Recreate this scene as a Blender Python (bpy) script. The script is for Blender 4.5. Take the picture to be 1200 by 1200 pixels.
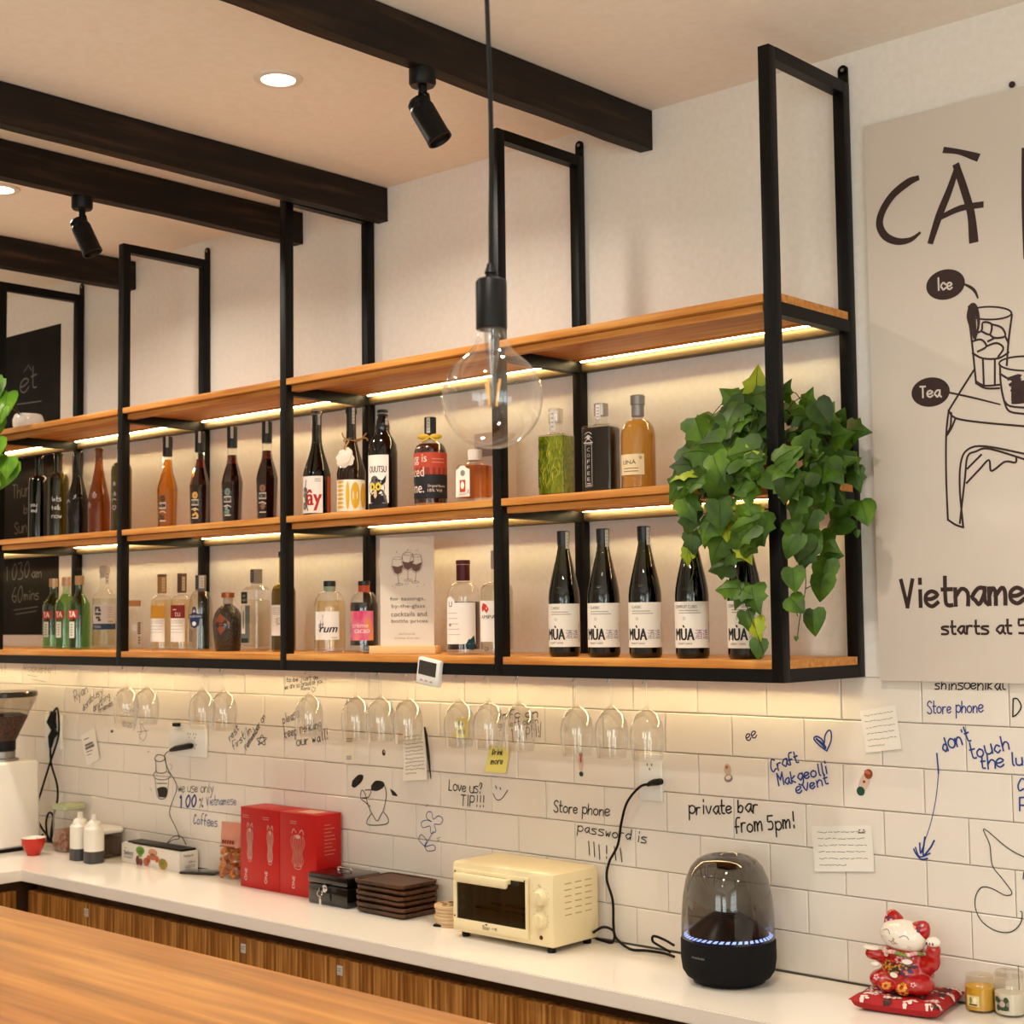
import bpy, bmesh, math, random
from math import sin, cos, pi, radians, sqrt
from mathutils import Vector, Matrix, Quaternion, noise

for o in list(bpy.data.objects):
    bpy.data.objects.remove(o, do_unlink=True)
SC = bpy.context.scene
COL = SC.collection
R = random.Random(7)

# ------------------------------------------------------------------ camera, world, exposure
CAM = Vector((1.6949, -3.0613, 1.7439))
CF = Vector((-.67, .7393, .0683)).normalized()
_r = Vector((.7404, .6721, -.0117))
CR = (_r - CF * _r.dot(CF)).normalized()
CU = CR.cross(CF)
FPX = 1748.563
cam_data = bpy.data.cameras.new('camera')
cam = bpy.data.objects.new('camera', cam_data)
COL.objects.link(cam)
cam.matrix_world = Matrix(((CR.x, CU.x, -CF.x, CAM.x), (CR.y, CU.y, -CF.y, CAM.y), (CR.z, CU.z, -CF.z, CAM.z), (0, 0, 0, 1)))
cam_data.sensor_width = 36
cam_data.lens = FPX / 1200 * 36
cam_data.clip_start = .05
cam_data.dof.use_dof = True
cam_data.dof.focus_distance = 3.25
cam_data.dof.aperture_fstop = 9
SC.camera = cam

SC.view_settings.view_transform = 'Standard'
SC.view_settings.look = 'None'
SC.view_settings.gamma = 1
SC.view_settings.use_curve_mapping = False
SC.view_settings.exposure = 0.0
try:
    SC.cycles.use_denoising = True
    SC.cycles.max_bounces = 10
    SC.cycles.transparent_max_bounces = 24
    SC.cycles.transmission_bounces = 8
    SC.cycles.caustics_reflective = False
    SC.cycles.caustics_refractive = False
    SC.cycles.sample_clamp_indirect = 4
except Exception:
    pass

world = bpy.data.worlds.new('world')
SC.world = world
world.use_nodes = True
world.node_tree.nodes['Background'].inputs[0].default_value = (.75, .85, 1, 1)
world.node_tree.nodes['Background'].inputs[1].default_value = 1.0

# room dimensions (metres); the back wall is the plane y = 0
XL, XR, YF, ZC = -5.2, 3.4, -6.4, 3.043
WARM = (1.0, .90, .77)
DAY = (.87, 1.0, .96)
P_DOWN = 11.4        # each downlight, watts
P_WINDOW = 27.0
LED_STRENGTH = 64.0
LED_WARM = (1.0, .81, .41)


def area(name, loc, power, size, color, rot=(0, 0, 0), shape='DISK', size_y=None, spread=pi):
    d = bpy.data.lights.new(name, 'AREA')
    d.energy = power
    d.shape = shape
    d.size = size
    if size_y:
        d.size_y = size_y
    d.color = color
    d.spread = spread
    o = bpy.data.objects.new(name, d)
    COL.objects.link(o)
    o.location = loc
    o.rotation_euler = rot
    return o


# daylight through the two windows in the wall behind the bar and the one in the side wall
area('window_daylight', (.9, YF + .12, 1.9), P_WINDOW, 1.5, DAY, (radians(112), 0, 0), 'RECTANGLE', 1.5)
area('window_daylight', (2.75, YF + .12, 1.9), P_WINDOW, 1.1, DAY, (radians(112), 0, 0), 'RECTANGLE', 1.5)
area('window_daylight', (XR - .12, -3.2, 1.9), P_WINDOW, 1.5, DAY, (radians(112), 0, radians(90)), 'RECTANGLE', 1.5)


# ------------------------------------------------------------------ pixel -> place helpers (1200 x 1200 frame)
def ray(x, y):
    return CF + CR * ((x - 600) / FPX) - CU * ((y - 600) / FPX)


def onY(x, y, Y):
    d = ray(x, y)
    return CAM + d * ((Y - CAM.y) / d.y)


def onZ(x, y, Z):
    d = ray(x, y)
    return CAM + d * ((Z - CAM.z) / d.z)


def onX(x, y, X):
    d = ray(x, y)
    return CAM + d * ((X - CAM.x) / d.x)


# ------------------------------------------------------------------ materials
def lin(c):
    if isinstance(c, str):
        c = c.lstrip('#')
        c = [int(c[i:i + 2], 16) / 255 for i in (0, 2, 4)]
        c = [v / 12.92 if v <= .04045 else ((v + .055) / 1.055) ** 2.4 for v in c]
    return (c[0], c[1], c[2], 1)


MATS = {}


def mat(name, color='#888888', rough=.5, metal=0, spec=.5, trans=0, ior=1.45, emit=None, strength=0, coat=0, alpha=1, sss=0):
    if name in MATS:
        return MATS[name]
    m = bpy.data.materials.new(name)
    m.use_nodes = True
    b = m.node_tree.nodes['Principled BSDF']
    b.inputs['Base Color'].default_value = lin(color)
    b.inputs['Roughness'].default_value = rough
    b.inputs['Metallic'].default_value = metal
    b.inputs['Specular IOR Level'].default_value = spec
    b.inputs['Transmission Weight'].default_value = trans
    b.inputs['IOR'].default_value = ior
    b.inputs['Coat Weight'].default_value = coat
    b.inputs['Subsurface Weight'].default_value = sss
    if sss:
        b.inputs['Subsurface Scale'].default_value = .01
    if emit:
        b.inputs['Emission Color'].default_value = lin(emit)
        b.inputs['Emission Strength'].default_value = strength
    MATS[name] = m
    return m


def shell(name, tint=(.97, .97, .97), power=3.0, base=.05, top=.75, rough=.01):
    """thin walled glass: tinted see-through with a mirror that grows towards grazing angles"""
    if name in MATS:
        return MATS[name]
    m = bpy.data.materials.new(name)
    m.use_nodes = True
    nt = m.node_tree
    nt.nodes.clear()
    out = nt.nodes.new('ShaderNodeOutputMaterial')
    mix = nt.nodes.new('ShaderNodeMixShader')
    tr = nt.nodes.new('ShaderNodeBsdfTransparent')
    gl = nt.nodes.new('ShaderNodeBsdfGlossy')
    lw = nt.nodes.new('ShaderNodeLayerWeight')
    pw = nt.nodes.new('ShaderNodeMath')
    pw.operation = 'POWER'
    pw.inputs[1].default_value = power
    mr = nt.nodes.new('ShaderNodeMapRange')
    mr.inputs['To Min'].default_value = base
    mr.inputs['To Max'].default_value = top
    lw.inputs['Blend'].default_value = .5
    tr.inputs[0].default_value = lin(tint) if isinstance(tint, str) else (*tint, 1)
    gl.inputs['Color'].default_value = (1, 1, 1, 1)
    gl.inputs['Roughness'].default_value = rough
    L = nt.links.new
    L(lw.outputs['Facing'], pw.inputs[0])
    L(pw.outputs[0], mr.inputs['Value'])
    L(mr.outputs[0], mix.inputs[0])
    L(tr.outputs[0], mix.inputs[1])
    L(gl.outputs[0], mix.inputs[2])
    L(mix.outputs[0], out.inputs[0])
    MATS[name] = m
    return m


def nodes_of(m):
    return m.node_tree, m.node_tree.nodes['Principled BSDF']


def noise_color(m, c0, c1, scale=(1, 1, 1), freq=5, detail=6, lo=.35, hi=.65, bump=0, mid=None, rough=.55, distort=0):
    nt, b = nodes_of(m)
    tc = nt.nodes.new('ShaderNodeTexCoord')
    mp = nt.nodes.new('ShaderNodeMapping')
    mp.inputs['Scale'].default_value = scale
    nz = nt.nodes.new('ShaderNodeTexNoise')
    nz.inputs['Scale'].default_value = freq
    nz.inputs['Detail'].default_value = detail
    nz.inputs['Roughness'].default_value = rough
    nz.inputs['Distortion'].default_value = distort
    rp = nt.nodes.new('ShaderNodeValToRGB')
    rp.color_ramp.elements[0].position = lo
    rp.color_ramp.elements[1].position = hi
    rp.color_ramp.elements[0].color = lin(c0)
    rp.color_ramp.elements[1].color = lin(c1)
    if mid:
        e = rp.color_ramp.elements.new((lo + hi) / 2)
        e.color = lin(mid)
    L = nt.links.new
    L(tc.outputs['Object'], mp.inputs[0])
    L(mp.outputs[0], nz.inputs['Vector'])
    L(nz.outputs['Fac'], rp.inputs[0])
    L(rp.outputs[0], b.inputs['Base Color'])
    if bump:
        bp = nt.nodes.new('ShaderNodeBump')
        bp.inputs['Strength'].default_value = bump
        bp.inputs['Distance'].default_value = .004
        L(nz.outputs['Fac'], bp.inputs['Height'])
        L(bp.outputs[0], b.inputs['Normal'])
    return m


PLASTER = noise_color(mat('plaster', rough=.75, spec=.25), '#ebe4db', '#f0eae2', freq=60, bump=.012)
CEIL = noise_color(mat('ceiling_paint', rough=.8, spec=.2), '#f4ebe0', '#f7f0e6', freq=40, bump=.02)
TILE = mat('white_tile', '#e8dfd4', rough=.22, spec=.5)
GROUT = mat('grout', '#9b9086', rough=.9, spec=.1)
BLACK_METAL = noise_color(mat('black_powder_coat', rough=.45, spec=.22), '#080807', '#0d0c0b', freq=200, bump=.03)
RAIL_METAL = mat('satin_rail', '#4d3f29', rough=.45, metal=.25)
OAK = noise_color(mat('oak_laminate', rough=.42, spec=.4), '#b36d2c', '#dca055', scale=(1.2, 22, 22), freq=3.2, detail=5, lo=.3, hi=.7, mid='#c9863f')
BARTOP = noise_color(mat('bar_top_laminate', rough=.36, spec=.45), '#7d4412', '#bd8038', scale=(.55, 11, 11), freq=2.6, detail=7, lo=.30, hi=.70, mid='#a26322', distort=.2)
ZEBRA = noise_color(mat('zebra_laminate', rough=.45, spec=.35), '#633a15', '#c8934f', scale=(30, 30, .8), freq=2.6, detail=6, lo=.32, hi=.68, mid='#99642a')
QUARTZ = mat('white_quartz', '#ece5db', rough=.13, spec=.5)
BEAMWOOD = noise_color(mat('dark_stained_timber', rough=.6, spec=.3), '#0d0805', '#47331f', scale=(10, .8, 10), freq=3.5, detail=9, lo=.32, hi=.80, mid='#20150d', bump=.4)
FLOORM = noise_color(mat('floor_concrete', rough=.5), '#cfc7bc', '#d8d1c7', scale=(1, 1, 1), freq=3)
LED = mat('led_diffuser', '#ffffff', emit=(1, .80, .50), strength=LED_STRENGTH)
LEDS = LED.node_tree.nodes['Principled BSDF']
LEDS.inputs['Emission Color'].default_value = (*LED_WARM, 1)
LED_LOW = mat('led_diffuser_low', '#ffffff', emit=(1, .80, .50), strength=LED_STRENGTH * 1.15)
LED_LOW.node_tree.nodes['Principled BSDF'].inputs['Emission Color'].default_value = (*LED_WARM, 1)
LAMP_ON = mat('lit_lamp_lens', '#ffffff', emit=(1, .84, .62), strength=14)
WINDOW_GLOW = mat('bright_window_pane', '#ffffff', emit=(.86, .93, 1), strength=1.9)
WHITE_PLASTIC = mat('white_plastic', '#e8e6e2', rough=.35)
BLACK_PLASTIC = mat('black_plastic', '#080808', rough=.42, spec=.28)
RUBBER = mat('black_rubber', '#080808', rough=.55, spec=.25)
CHROME = mat('chrome', '#d8d8d8', rough=.12, metal=1)
STEEL = mat('brushed_steel', '#a09c96', rough=.3, metal=1)
PAPER = mat('white_paper', '#ece6dc', rough=.8, spec=.2)
CREAM_PAPER = mat('cream_paper', '#e6dccb', rough=.8, spec=.2)
INK = mat('black_ink', '#15120f', rough=.6)
GREYINK = mat('grey_ink', '#8d867d', rough=.7)
BROWNINK = mat('brown_ink', '#34201d', rough=.6)
BLUEINK = mat('blue_ink', '#1c3a86', rough=.5)
CHALK = mat('chalk', '#6a6864', rough=.9)
GLASS = shell('clear_glass', (.97, .975, .97), base=.04, top=.8, power=2.6)
BULBGLASS = shell('bulb_glass', (.985, .98, .97), base=.05, top=.7, power=2.6)
WINEGLASS = shell('wine_glass_crystal', (.96, .955, .94), base=.04, top=.6, power=2.0)


# ------------------------------------------------------------------ mesh builder
class MB:
    """collects geometry with several materials and links it as one mesh object"""

    def __init__(s):
        s.v, s.f, s.m, s.sm, s.mats = [], [], [], [], []

    def mi(s, m):
        if m not in s.mats:
            s.mats.append(m)
        return s.mats.index(m)

    def add(s, vs, fs, m, smooth=False, T=None):
        b = len(s.v)
        for p in vs:
            p = Vector(p)
            s.v.append(T @ p if T else p)
        k = s.mi(m)
        for f in fs:
            s.f.append([b + i for i in f])
            s.m.append(k)
            s.sm.append(smooth)
        return s

    def box(s, x0, x1, y0, y1, z0, z1, m, T=None, bev=0):
        if bev:
            bm = bmesh.new()
            bmesh.ops.create_cube(bm, size=1)
            for v in bm.verts:
                v.co = Vector(((x0 + x1) / 2 + v.co.x * (x1 - x0), (y0 + y1) / 2 + v.co.y * (y1 - y0), (z0 + z1) / 2 + v.co.z * (z1 - z0)))
            bmesh.ops.bevel(bm, geom=bm.edges[:], offset=bev, segments=2, affect='EDGES', profile=.5)
            return s.bm(bm, m, True, T)
        vs = [(x, y, z) for z in (z0, z1) for y in (y0, y1) for x in (x0, x1)]
        fs = [(0, 2, 3, 1), (4, 5, 7, 6), (0, 1, 5, 4), (2, 6, 7, 3), (0, 4, 6, 2), (1, 3, 7, 5)]
        return s.add(vs, fs, m, False, T)

    def bm(s, bm, m, smooth=True, T=None):
        bm.verts.index_update()
        vs = [v.co.copy() for v in bm.verts]
        fs = [[v.index for v in f.verts] for f in bm.faces]
        bm.free()
        return s.add(vs, fs, m, smooth, T)

    def lathe(s, prof, m, c=(0, 0, 0), seg=28, smooth=True, T=None, rot=0, sx=1, sy=1):
        vs, fs = [], []
        rings = []
        for (r, z) in prof:
            if r < 1e-6:
                rings.append([len(vs)])
                vs.append((c[0], c[1], c[2] + z))
            else:
                ring = []
                for k in range(seg):
                    a = rot + 2 * pi * k / seg
                    ring.append(len(vs))
                    vs.append((c[0] + sx * r * cos(a), c[1] + sy * r * sin(a), c[2] + z))
                rings.append(ring)
        for a, b in zip(rings, rings[1:]):
            if len(a) == 1 and len(b) == 1:
                continue
            for k in range(seg):
                j = (k + 1) % seg
                if len(a) == 1:
                    fs.append((a[0], b[j], b[k]))
                elif len(b) == 1:
                    fs.append((a[k], a[j], b[0]))
                else:
                    fs.append((a[k], a[j], b[j], b[k]))
        return s.add(vs, fs, m, smooth, T)

    def tube(s, pts, r, m, seg=8, smooth=True, T=None, closed=False):
        pts = [Vector(p) for p in pts]
        n = len(pts)
        rs = r if isinstance(r, (list, tuple)) else [r] * n
        vs, fs = [], []
        up = Vector((0, 0, 1))
        prev = None
        for i, p in enumerate(pts):
            t = (pts[min(i + 1, n - 1)] - pts[max(i - 1, 0)])
            if t.length < 1e-9:
                t = Vector((0, 0, 1))
            t.normalize()
            if prev is None:
                a = t.cross(up)
                if a.length < .05:
                    a = t.cross(Vector((1, 0, 0)))
            else:
                a = prev - t * prev.dot(t)
            a.normalize()
            prev = a
            b = t.cross(a)
            for k in range(seg):
                q = 2 * pi * k / seg
                vs.append(p + (a * cos(q) + b * sin(q)) * rs[i])
        for i in range(n - 1):
            for k in range(seg):
                j = (k + 1) % seg
                fs.append((i * seg + k, i * seg + j, (i + 1) * seg + j, (i + 1) * seg + k))
        fs.append(tuple(range(seg))[::-1])
        fs.append(tuple((n - 1) * seg + k for k in range(seg)))
        return s.add(vs, fs, m, smooth, T)

    def cyl(s, p0, p1, r, m, seg=20, smooth=True, r1=None, T=None):
        return s.tube([p0, p1], [r, r if r1 is None else r1], m, seg, smooth, T)

    def ell(s, c, rad, m, seg=24, rings=14, T=None):
        prof = [(sin(pi * i / rings), -cos(pi * i / rings)) for i in range(rings + 1)]
        prof[0] = (0, -1)
        prof[-1] = (0, 1)
        M = Matrix.Translation(Vector(c)) @ Matrix.Diagonal((*rad, 1))
        return s.lathe(prof, m, seg=seg, T=(T @ M) if T else M)

    def rprism(s, w, d, r, z0, z1, m, c=(0, 0), bev=.003, n=5, T=None, taper=1):
        """upright block with a rounded-rectangle plan and softened rims"""
        def ring(ww, dd, rr, z):
            o = []
            for qx, qy, a0 in ((1, 1, 0), (-1, 1, pi / 2), (-1, -1, pi), (1, -1, 3 * pi / 2)):
                for k in range(n):
                    a = a0 + pi / 2 * k / (n - 1)
                    o.append((c[0] + qx * (ww / 2 - rr) + rr * cos(a), c[1] + qy * (dd / 2 - rr) + rr * sin(a), z))
            return o
        b = min(bev, r * .9)
        rings = [ring(w - 2 * b, d - 2 * b, r - b, z0), ring(w, d, r, z0 + b), ring(w * taper, d * taper, r, z1 - b), ring((w - 2 * b) * taper, (d - 2 * b) * taper, r - b, z1)]
        vs = sum(rings, [])
        N = 4 * n
        fs = [tuple(range(N))[::-1], tuple(3 * N + k for k in range(N))]
        for i in range(3):
            for k in range(N):
                j = (k + 1) % N
                fs.append((i * N + k, i * N + j, (i + 1) * N + j, (i + 1) * N + k))
        return s.add(vs, fs, m, True, T)

    def build(s, name, parent=None, loc=None, sharp=35, local=None):
        me = bpy.data.meshes.new(name)
        off = Vector(local) if local else Vector((0, 0, 0))
        me.from_pydata([tuple(v - off) for v in s.v], [], s.f)
        for m in s.mats:
            me.materials.append(m)
        me.polygons.foreach_set('material_index', s.m)
        me.polygons.foreach_set('use_smooth', s.sm)
        me.update()
        if any(s.sm):
            me.set_sharp_from_angle(angle=radians(sharp))
        o = bpy.data.objects.new(name, me)
        COL.objects.link(o)
        if parent:
            o.parent = parent
        if loc is not None:
            o.location = loc
        elif local:
            o.location = off
        return o


def tag(o, label=None, cat=None, group=None, kind=None):
    if label:
        o['label'] = label
    if cat:
        o['category'] = cat
    if group:
        o['group'] = group
    if kind:
        o['kind'] = kind
    return o


def thing(name, label, cat, loc=(0, 0, 0), rz=0, group=None):
    o = bpy.data.objects.new(name, None)
    COL.objects.link(o)
    o.empty_display_size = .05
    o.location = loc
    o.rotation_euler = (0, 0, rz)
    return tag(o, label, cat, group)


def struct(name, mb, **k):
    return tag(mb.build(name, **k), kind='structure')


def copy_tree(o, parent=None):
    c = o.copy()
    COL.objects.link(c)
    if parent:
        c.parent = parent
    for ch in list(o.children):
        copy_tree(ch, c)
    return c


# ------------------------------------------------------------------ drawing on surfaces: surf(s, z, lift) -> point
def flat(y0):
    """the plane y = y0 seen from -y"""
    return lambda s, z, l: Vector((s, y0 - l, z))


def cylsurf(Rr, th0=0):
    return lambda s, z, l: Vector(((Rr + l) * sin(th0 + s / Rr), -(Rr + l) * cos(th0 + s / Rr), z))


def patch(mb, surf, s0, s1, z0, z1, m, lift=.0004, n=10):
    vs, fs = [], []
    for i in range(n + 1):
        s = s0 + (s1 - s0) * i / n
        vs += [surf(s, z0, lift), surf(s, z1, lift)]
    for i in range(n):
        fs.append((2 * i, 2 * i + 2, 2 * i + 3, 2 * i + 1))
    mb.add(vs, fs, m, True)


def shape(mb, surf, pts, m, lift=.0007):
    """filled outline (star-shaped about its centre)"""
    cx = sum(p[0] for p in pts) / len(pts)
    cz = sum(p[1] for p in pts) / len(pts)
    vs = [surf(cx, cz, lift)] + [surf(p[0], p[1], lift) for p in pts]
    n = len(pts)
    mb.add(vs, [(0, 1 + i, 1 + (i + 1) % n) for i in range(n)], m)


def disc(mb, surf, cx, cz, rx, rz, m, lift=.0007, n=18, rot=0):
    shape(mb, surf, [(cx + rx * cos(a) * cos(rot) - rz * sin(a) * sin(rot), cz + rx * cos(a) * sin(rot) + rz * sin(a) * cos(rot)) for a in [2 * pi * k / n for k in range(n)]], m, lift)


def smooth_line(pts, sub=4):
    if len(pts) < 3:
        return [tuple(p) for p in pts]
    out = []
    n = len(pts)
    for i in range(n - 1):
        p0, p1, p2, p3 = pts[max(i - 1, 0)], pts[i], pts[i + 1], pts[min(i + 2, n - 1)]
        for k in range(sub):
            t = k / sub
            out.append(tuple(.5 * ((2 * b) + (c - a) * t + (2 * a - 5 * b + 4 * c - d) * t * t + (3 * b - a - 3 * c + d) * t ** 3) for a, b, c, d in zip(p0, p1, p2, p3)))
    out.append(tuple(pts[-1]))
    return out


STROKE = [0]


def ribbon(mb, surf, pts, w, m, lift=.0007):
    """pen stroke; w a width or a list of widths"""
    n = len(pts)
    if n < 2:
        return
    ws = w if isinstance(w, (list, tuple)) else [w] * n
    vs, fs = [], []
    STROKE[0] = (STROKE[0] + 1) % 61
    lift = lift + STROKE[0] * 4e-6
    for i, p in enumerate(pts):
        lift += 4e-7
        a, b = pts[max(i - 1, 0)], pts[min(i + 1, n - 1)]
        tx, tz = b[0] - a[0], b[1] - a[1]
        L = math.hypot(tx, tz) or 1
        tx, tz = tx / L, tz / L
        px, pz = p[0], p[1]
        if i == 0:
            px, pz = px - tx * ws[i] * .4, pz - tz * ws[i] * .4
        if i == n - 1:
            px, pz = px + tx * ws[i] * .4, pz + tz * ws[i] * .4
        h = ws[i] / 2
        vs += [surf(px - tz * h, pz + tx * h, lift), surf(px + tz * h, pz - tx * h, lift)]
    for i in range(n - 1):
        fs.append((2 * i, 2 * i + 1, 2 * i + 3, 2 * i + 2))
    mb.add(vs, fs, m)


GL = {
    'a': '47 27 05 14 23 34 46 47/47 44 53', 'b': '0A 03/05 27 46 45 33 13 04', 'c': '46 27 05 14 23 44', 'd': '46 27 05 14 23 45/4A 43',
    'e': '05 25 46 27 06 04 23 44', 'f': '4A 2A 18 13/06 36', 'g': '46 27 05 14 23 45/47 42 20 01', 'h': '0A 03/05 27 46 43', 'i': '17 13/19 1A',
    'j': '27 21 00/29 2A', 'k': '0A 03/37 05 33', 'l': '1A 14 23', 'm': '07 03/05 17 26 23/25 47 56 53', 'n': '07 03/05 27 46 43',
    'o': '27 06 04 23 44 46 27', 'p': '07 00/06 27 46 44 23 04', 'q': '46 27 05 14 23 45/47 40', 'r': '07 03/05 17 37',
    's': '47 17 06 35 44 33 03', 't': '1A 14 23 33/07 37', 'u': '07 04 23 44 47/47 43', 'v': '07 23 47', 'w': '07 13 26 33 47', 'x': '07 43/47 03',
    'y': '07 24/47 10', 'z': '07 47/47 03/03 43',
    'A': '03 2A/2A 43/15 35', 'B': '03 0A/0A 3A 38 07/07 37 45 33 03', 'C': '49 2A 06 13 34 44', 'D': '03 0A/0A 2A 47 24 03', 'E': '4A 0A/0A 03/03 43/06 36',
    'F': '4A 0A/0A 03/06 36', 'G': '49 2A 06 13 34 46/46 26', 'H': '0A 03/4A 43/06 46', 'I': '13 1A', 'J': '4A 44 23 04', 'K': '0A 03/4A 06/06 43',
    'L': '0A 03/03 43', 'M': '03 0A/0A 26/26 4A/4A 43', 'N': '03 0A/0A 43/43 4A', 'O': '2A 07 13 34 47 3A 2A', 'P': '03 0A/0A 3A 48 36 06',
    'R': '03 0A/0A 3A 48 36 06/16 43', 'S': '49 2A 08 36 44 23 04', 'T': '0A 4A/2A 23', 'U': '0A 04 23 44 4A', 'V': '0A 23/23 4A', 'Y': '0A 26/4A 26/26 23',
    '0': '2A 07 13 34 47 3A 2A', '1': '09 1A 13', '5': '4A 0A/0A 07 37 45 33 03', '6': '3A 06 14 33 45 36 06', '3': '0A 3A 27 45 33 03', '%': '09 1A 18 09/4A 03/35 34 43 44 35',
    '!': '1A 16/13 14', '?': '08 1A 39 27 16/13 14', '.': '13 14', ',': '14 02', '-': '16 36', '*': '25 29/07 47/09 45', "'": '1A 19',
}
GLW = {'i': 3, 'l': 3, 'I': 3, '!': 3, '.': 3, "'": 2.4, ',': 3, ' ': 3.4, 't': 4.4, 'f': 5, 'm': 7, 'r': 4.6}
GL_CACHE = {}


def glyph(c):
    if c not in GL_CACHE:
        out = []
        for st in GL.get(c, '').split('/'):
            p = [(int(t[0], 16), int(t[1], 16) - 3) for t in st.split()]
            if p:
                out.append(smooth_line(p, 3))
        GL_CACHE[c] = out
    return GL_CACHE[c]


def hand(mb, surf, text, p0, p1, h, m, w, slant=0, lift=.0007, jit=.12, up=None):
    """pen writing along the baseline p0 -> p1 (surface coordinates), capitals h high"""
    W = sum(GLW.get(c, 5.6) for c in text)
    ux, uz = (p1[0] - p0[0]) / W, (p1[1] - p0[1]) / W
    L = math.hypot(ux, uz)
    if up is None:
        up = (-uz / L, ux / L)
    k = h / 7
    x = 0
    rr = random.Random(text)
    for c in text:
        dy = rr.uniform(-1, 1) * jit * 3
        sc = 1 + rr.uniform(-1, 1) * jit
        for st in glyph(c):
            pts = []
            for (a, b) in st:
                a2 = x + a * sc + slant * b
                b2 = (b * sc + dy) * k
                pts.append((p0[0] + ux * a2 + up[0] * b2, p0[1] + uz * a2 + up[1] * b2))
            ribbon(mb, surf, pts, w, m, lift)
        x += GLW.get(c, 5.6)


T_CACHE = {}


def tmesh(body):
    if body not in T_CACHE:
        cu = bpy.data.curves.new('t', 'FONT')
        cu.body = body
        cu.size = 1
        cu.resolution_u = 3
        ob = bpy.data.objects.new('t', cu)
        COL.objects.link(ob)
        bpy.context.view_layer.update()
        me = bpy.data.meshes.new_from_object(ob.evaluated_get(bpy.context.evaluated_depsgraph_get()))
        vs = [(v.co.x, v.co.y) for v in me.vertices]
        fs = [list(p.vertices) for p in me.polygons]
        bpy.data.objects.remove(ob, do_unlink=True)
        bpy.data.curves.remove(cu)
        bpy.data.meshes.remove(me)
        T_CACHE[body] = (vs, fs)
    return T_CACHE[body]


def text(mb, surf, body, c, h, m, width=None, lift=.0009, rot=0, italic=0, align='c', bold=0):
    """printed lettering: glyph box h high, centred on c; width squeezes it"""
    if bold:
        for q in (-1, 1):
            text(mb, surf, body, (c[0] + q * bold * cos(rot), c[1] + q * bold * sin(rot)), h, m, width, lift + .00002 * (q + 2), rot, italic, align)
    vs, fs = tmesh(body)
    if not vs:
        return
    x0, x1 = min(v[0] for v in vs), max(v[0] for v in vs)
    z0, z1 = min(v[1] for v in vs), max(v[1] for v in vs)
    kz = h / (z1 - z0)
    kx = width / (x1 - x0) if width else kz
    ox = {'c': (x0 + x1) / 2, 'l': x0, 'r': x1}[align]
    pts = []
    for (a, b) in vs:
        u, v = (a - ox) * kx, (b - (z0 + z1) / 2) * kz
        u += italic * v
        pts.append(surf(c[0] + u * cos(rot) - v * sin(rot), c[1] + u * sin(rot) + v * cos(rot), lift))
    mb.add(pts, fs, m)
# ================================================================== THE SETTING
ZB, ZT = 1.5924, 2.9688          # underside and top of the shelf frame
mb = MB(); mb.box(XL, XR, 0, .12, ZB, ZC + .1, PLASTER)
struct('wall_back', mb)
mb = MB(); mb.box(XL, XR, .012, .12, 0, ZB, GROUT)
struct('wall_back_lower', mb)
mb = MB(); mb.box(XL - .1, XL, YF, .12, 0, ZC + .1, PLASTER)
struct('wall_left', mb)
# front wall with two window openings, side wall with one
def wall_open(mb, u0, u1, z1, holes, boxer):
    u = u0
    for (a, b, c, d) in holes:
        boxer(u, a, 0, z1); boxer(a, b, 0, c); boxer(a, b, d, z1)
        u = b
    boxer(u, u1, 0, z1)
mb = MB()
H1 = [(.15, 1.65, 1.1, 2.7), (2.2, 3.3, 1.1, 2.7)]
wall_open(mb, XL, XR, ZC + .1, H1, lambda a, b, c, d: mb.box(a, b, YF - .12, YF, c, d, PLASTER))
struct('wall_front', mb)
mb = MB()
H2 = [(-4.0, -2.4, 1.1, 2.7)]
wall_open(mb, YF, .12, ZC + .1, H2, lambda a, b, c, d: mb.box(XR, XR + .12, a, b, c, d, PLASTER))
struct('wall_right', mb)
wm = mat('window_frame_paint', '#d8d4cc', rough=.4)
for i, (a, b, c, d) in enumerate(H1):
    mb = MB()
    for s in range(4):
        x = a + (b - a - .05) * s / 3
        mb.box(x, x + .05, YF - .08, YF - .02, c, d, wm)
    for s in range(5):
        z = c + (d - c - .05) * s / 4
        mb.box(a, b, YF - .08, YF - .02, z, z + .05, wm)
    w = struct('window_%d' % (i + 1), mb)
    g = MB(); g.box(a, b, YF - .11, YF - .1, c, d, WINDOW_GLOW)
    g.build('pane', w)
mb = MB()
for s in range(4):
    y = -4.0 + 1.55 * s / 3
    mb.box(XR + .02, XR + .08, y, y + .05, 1.1, 2.7, wm)
for s in range(5):
    z = 1.1 + 1.55 * s / 4
    mb.box(XR + .02, XR + .08, -4.0, -2.4, z, z + .05, wm)
w = struct('window_3', mb)
g = MB(); g.box(XR + .1, XR + .11, -4.0, -2.4, 1.1, 2.7, WINDOW_GLOW); g.build('pane', w)
mb = MB(); mb.box(XL, XR, YF, .12, ZC, ZC + .1, CEIL)
struct('ceiling', mb)
mb = MB(); mb.box(XL, XR, YF, .12, -.05, 0, FLOORM)
struct('floor', mb)

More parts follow.
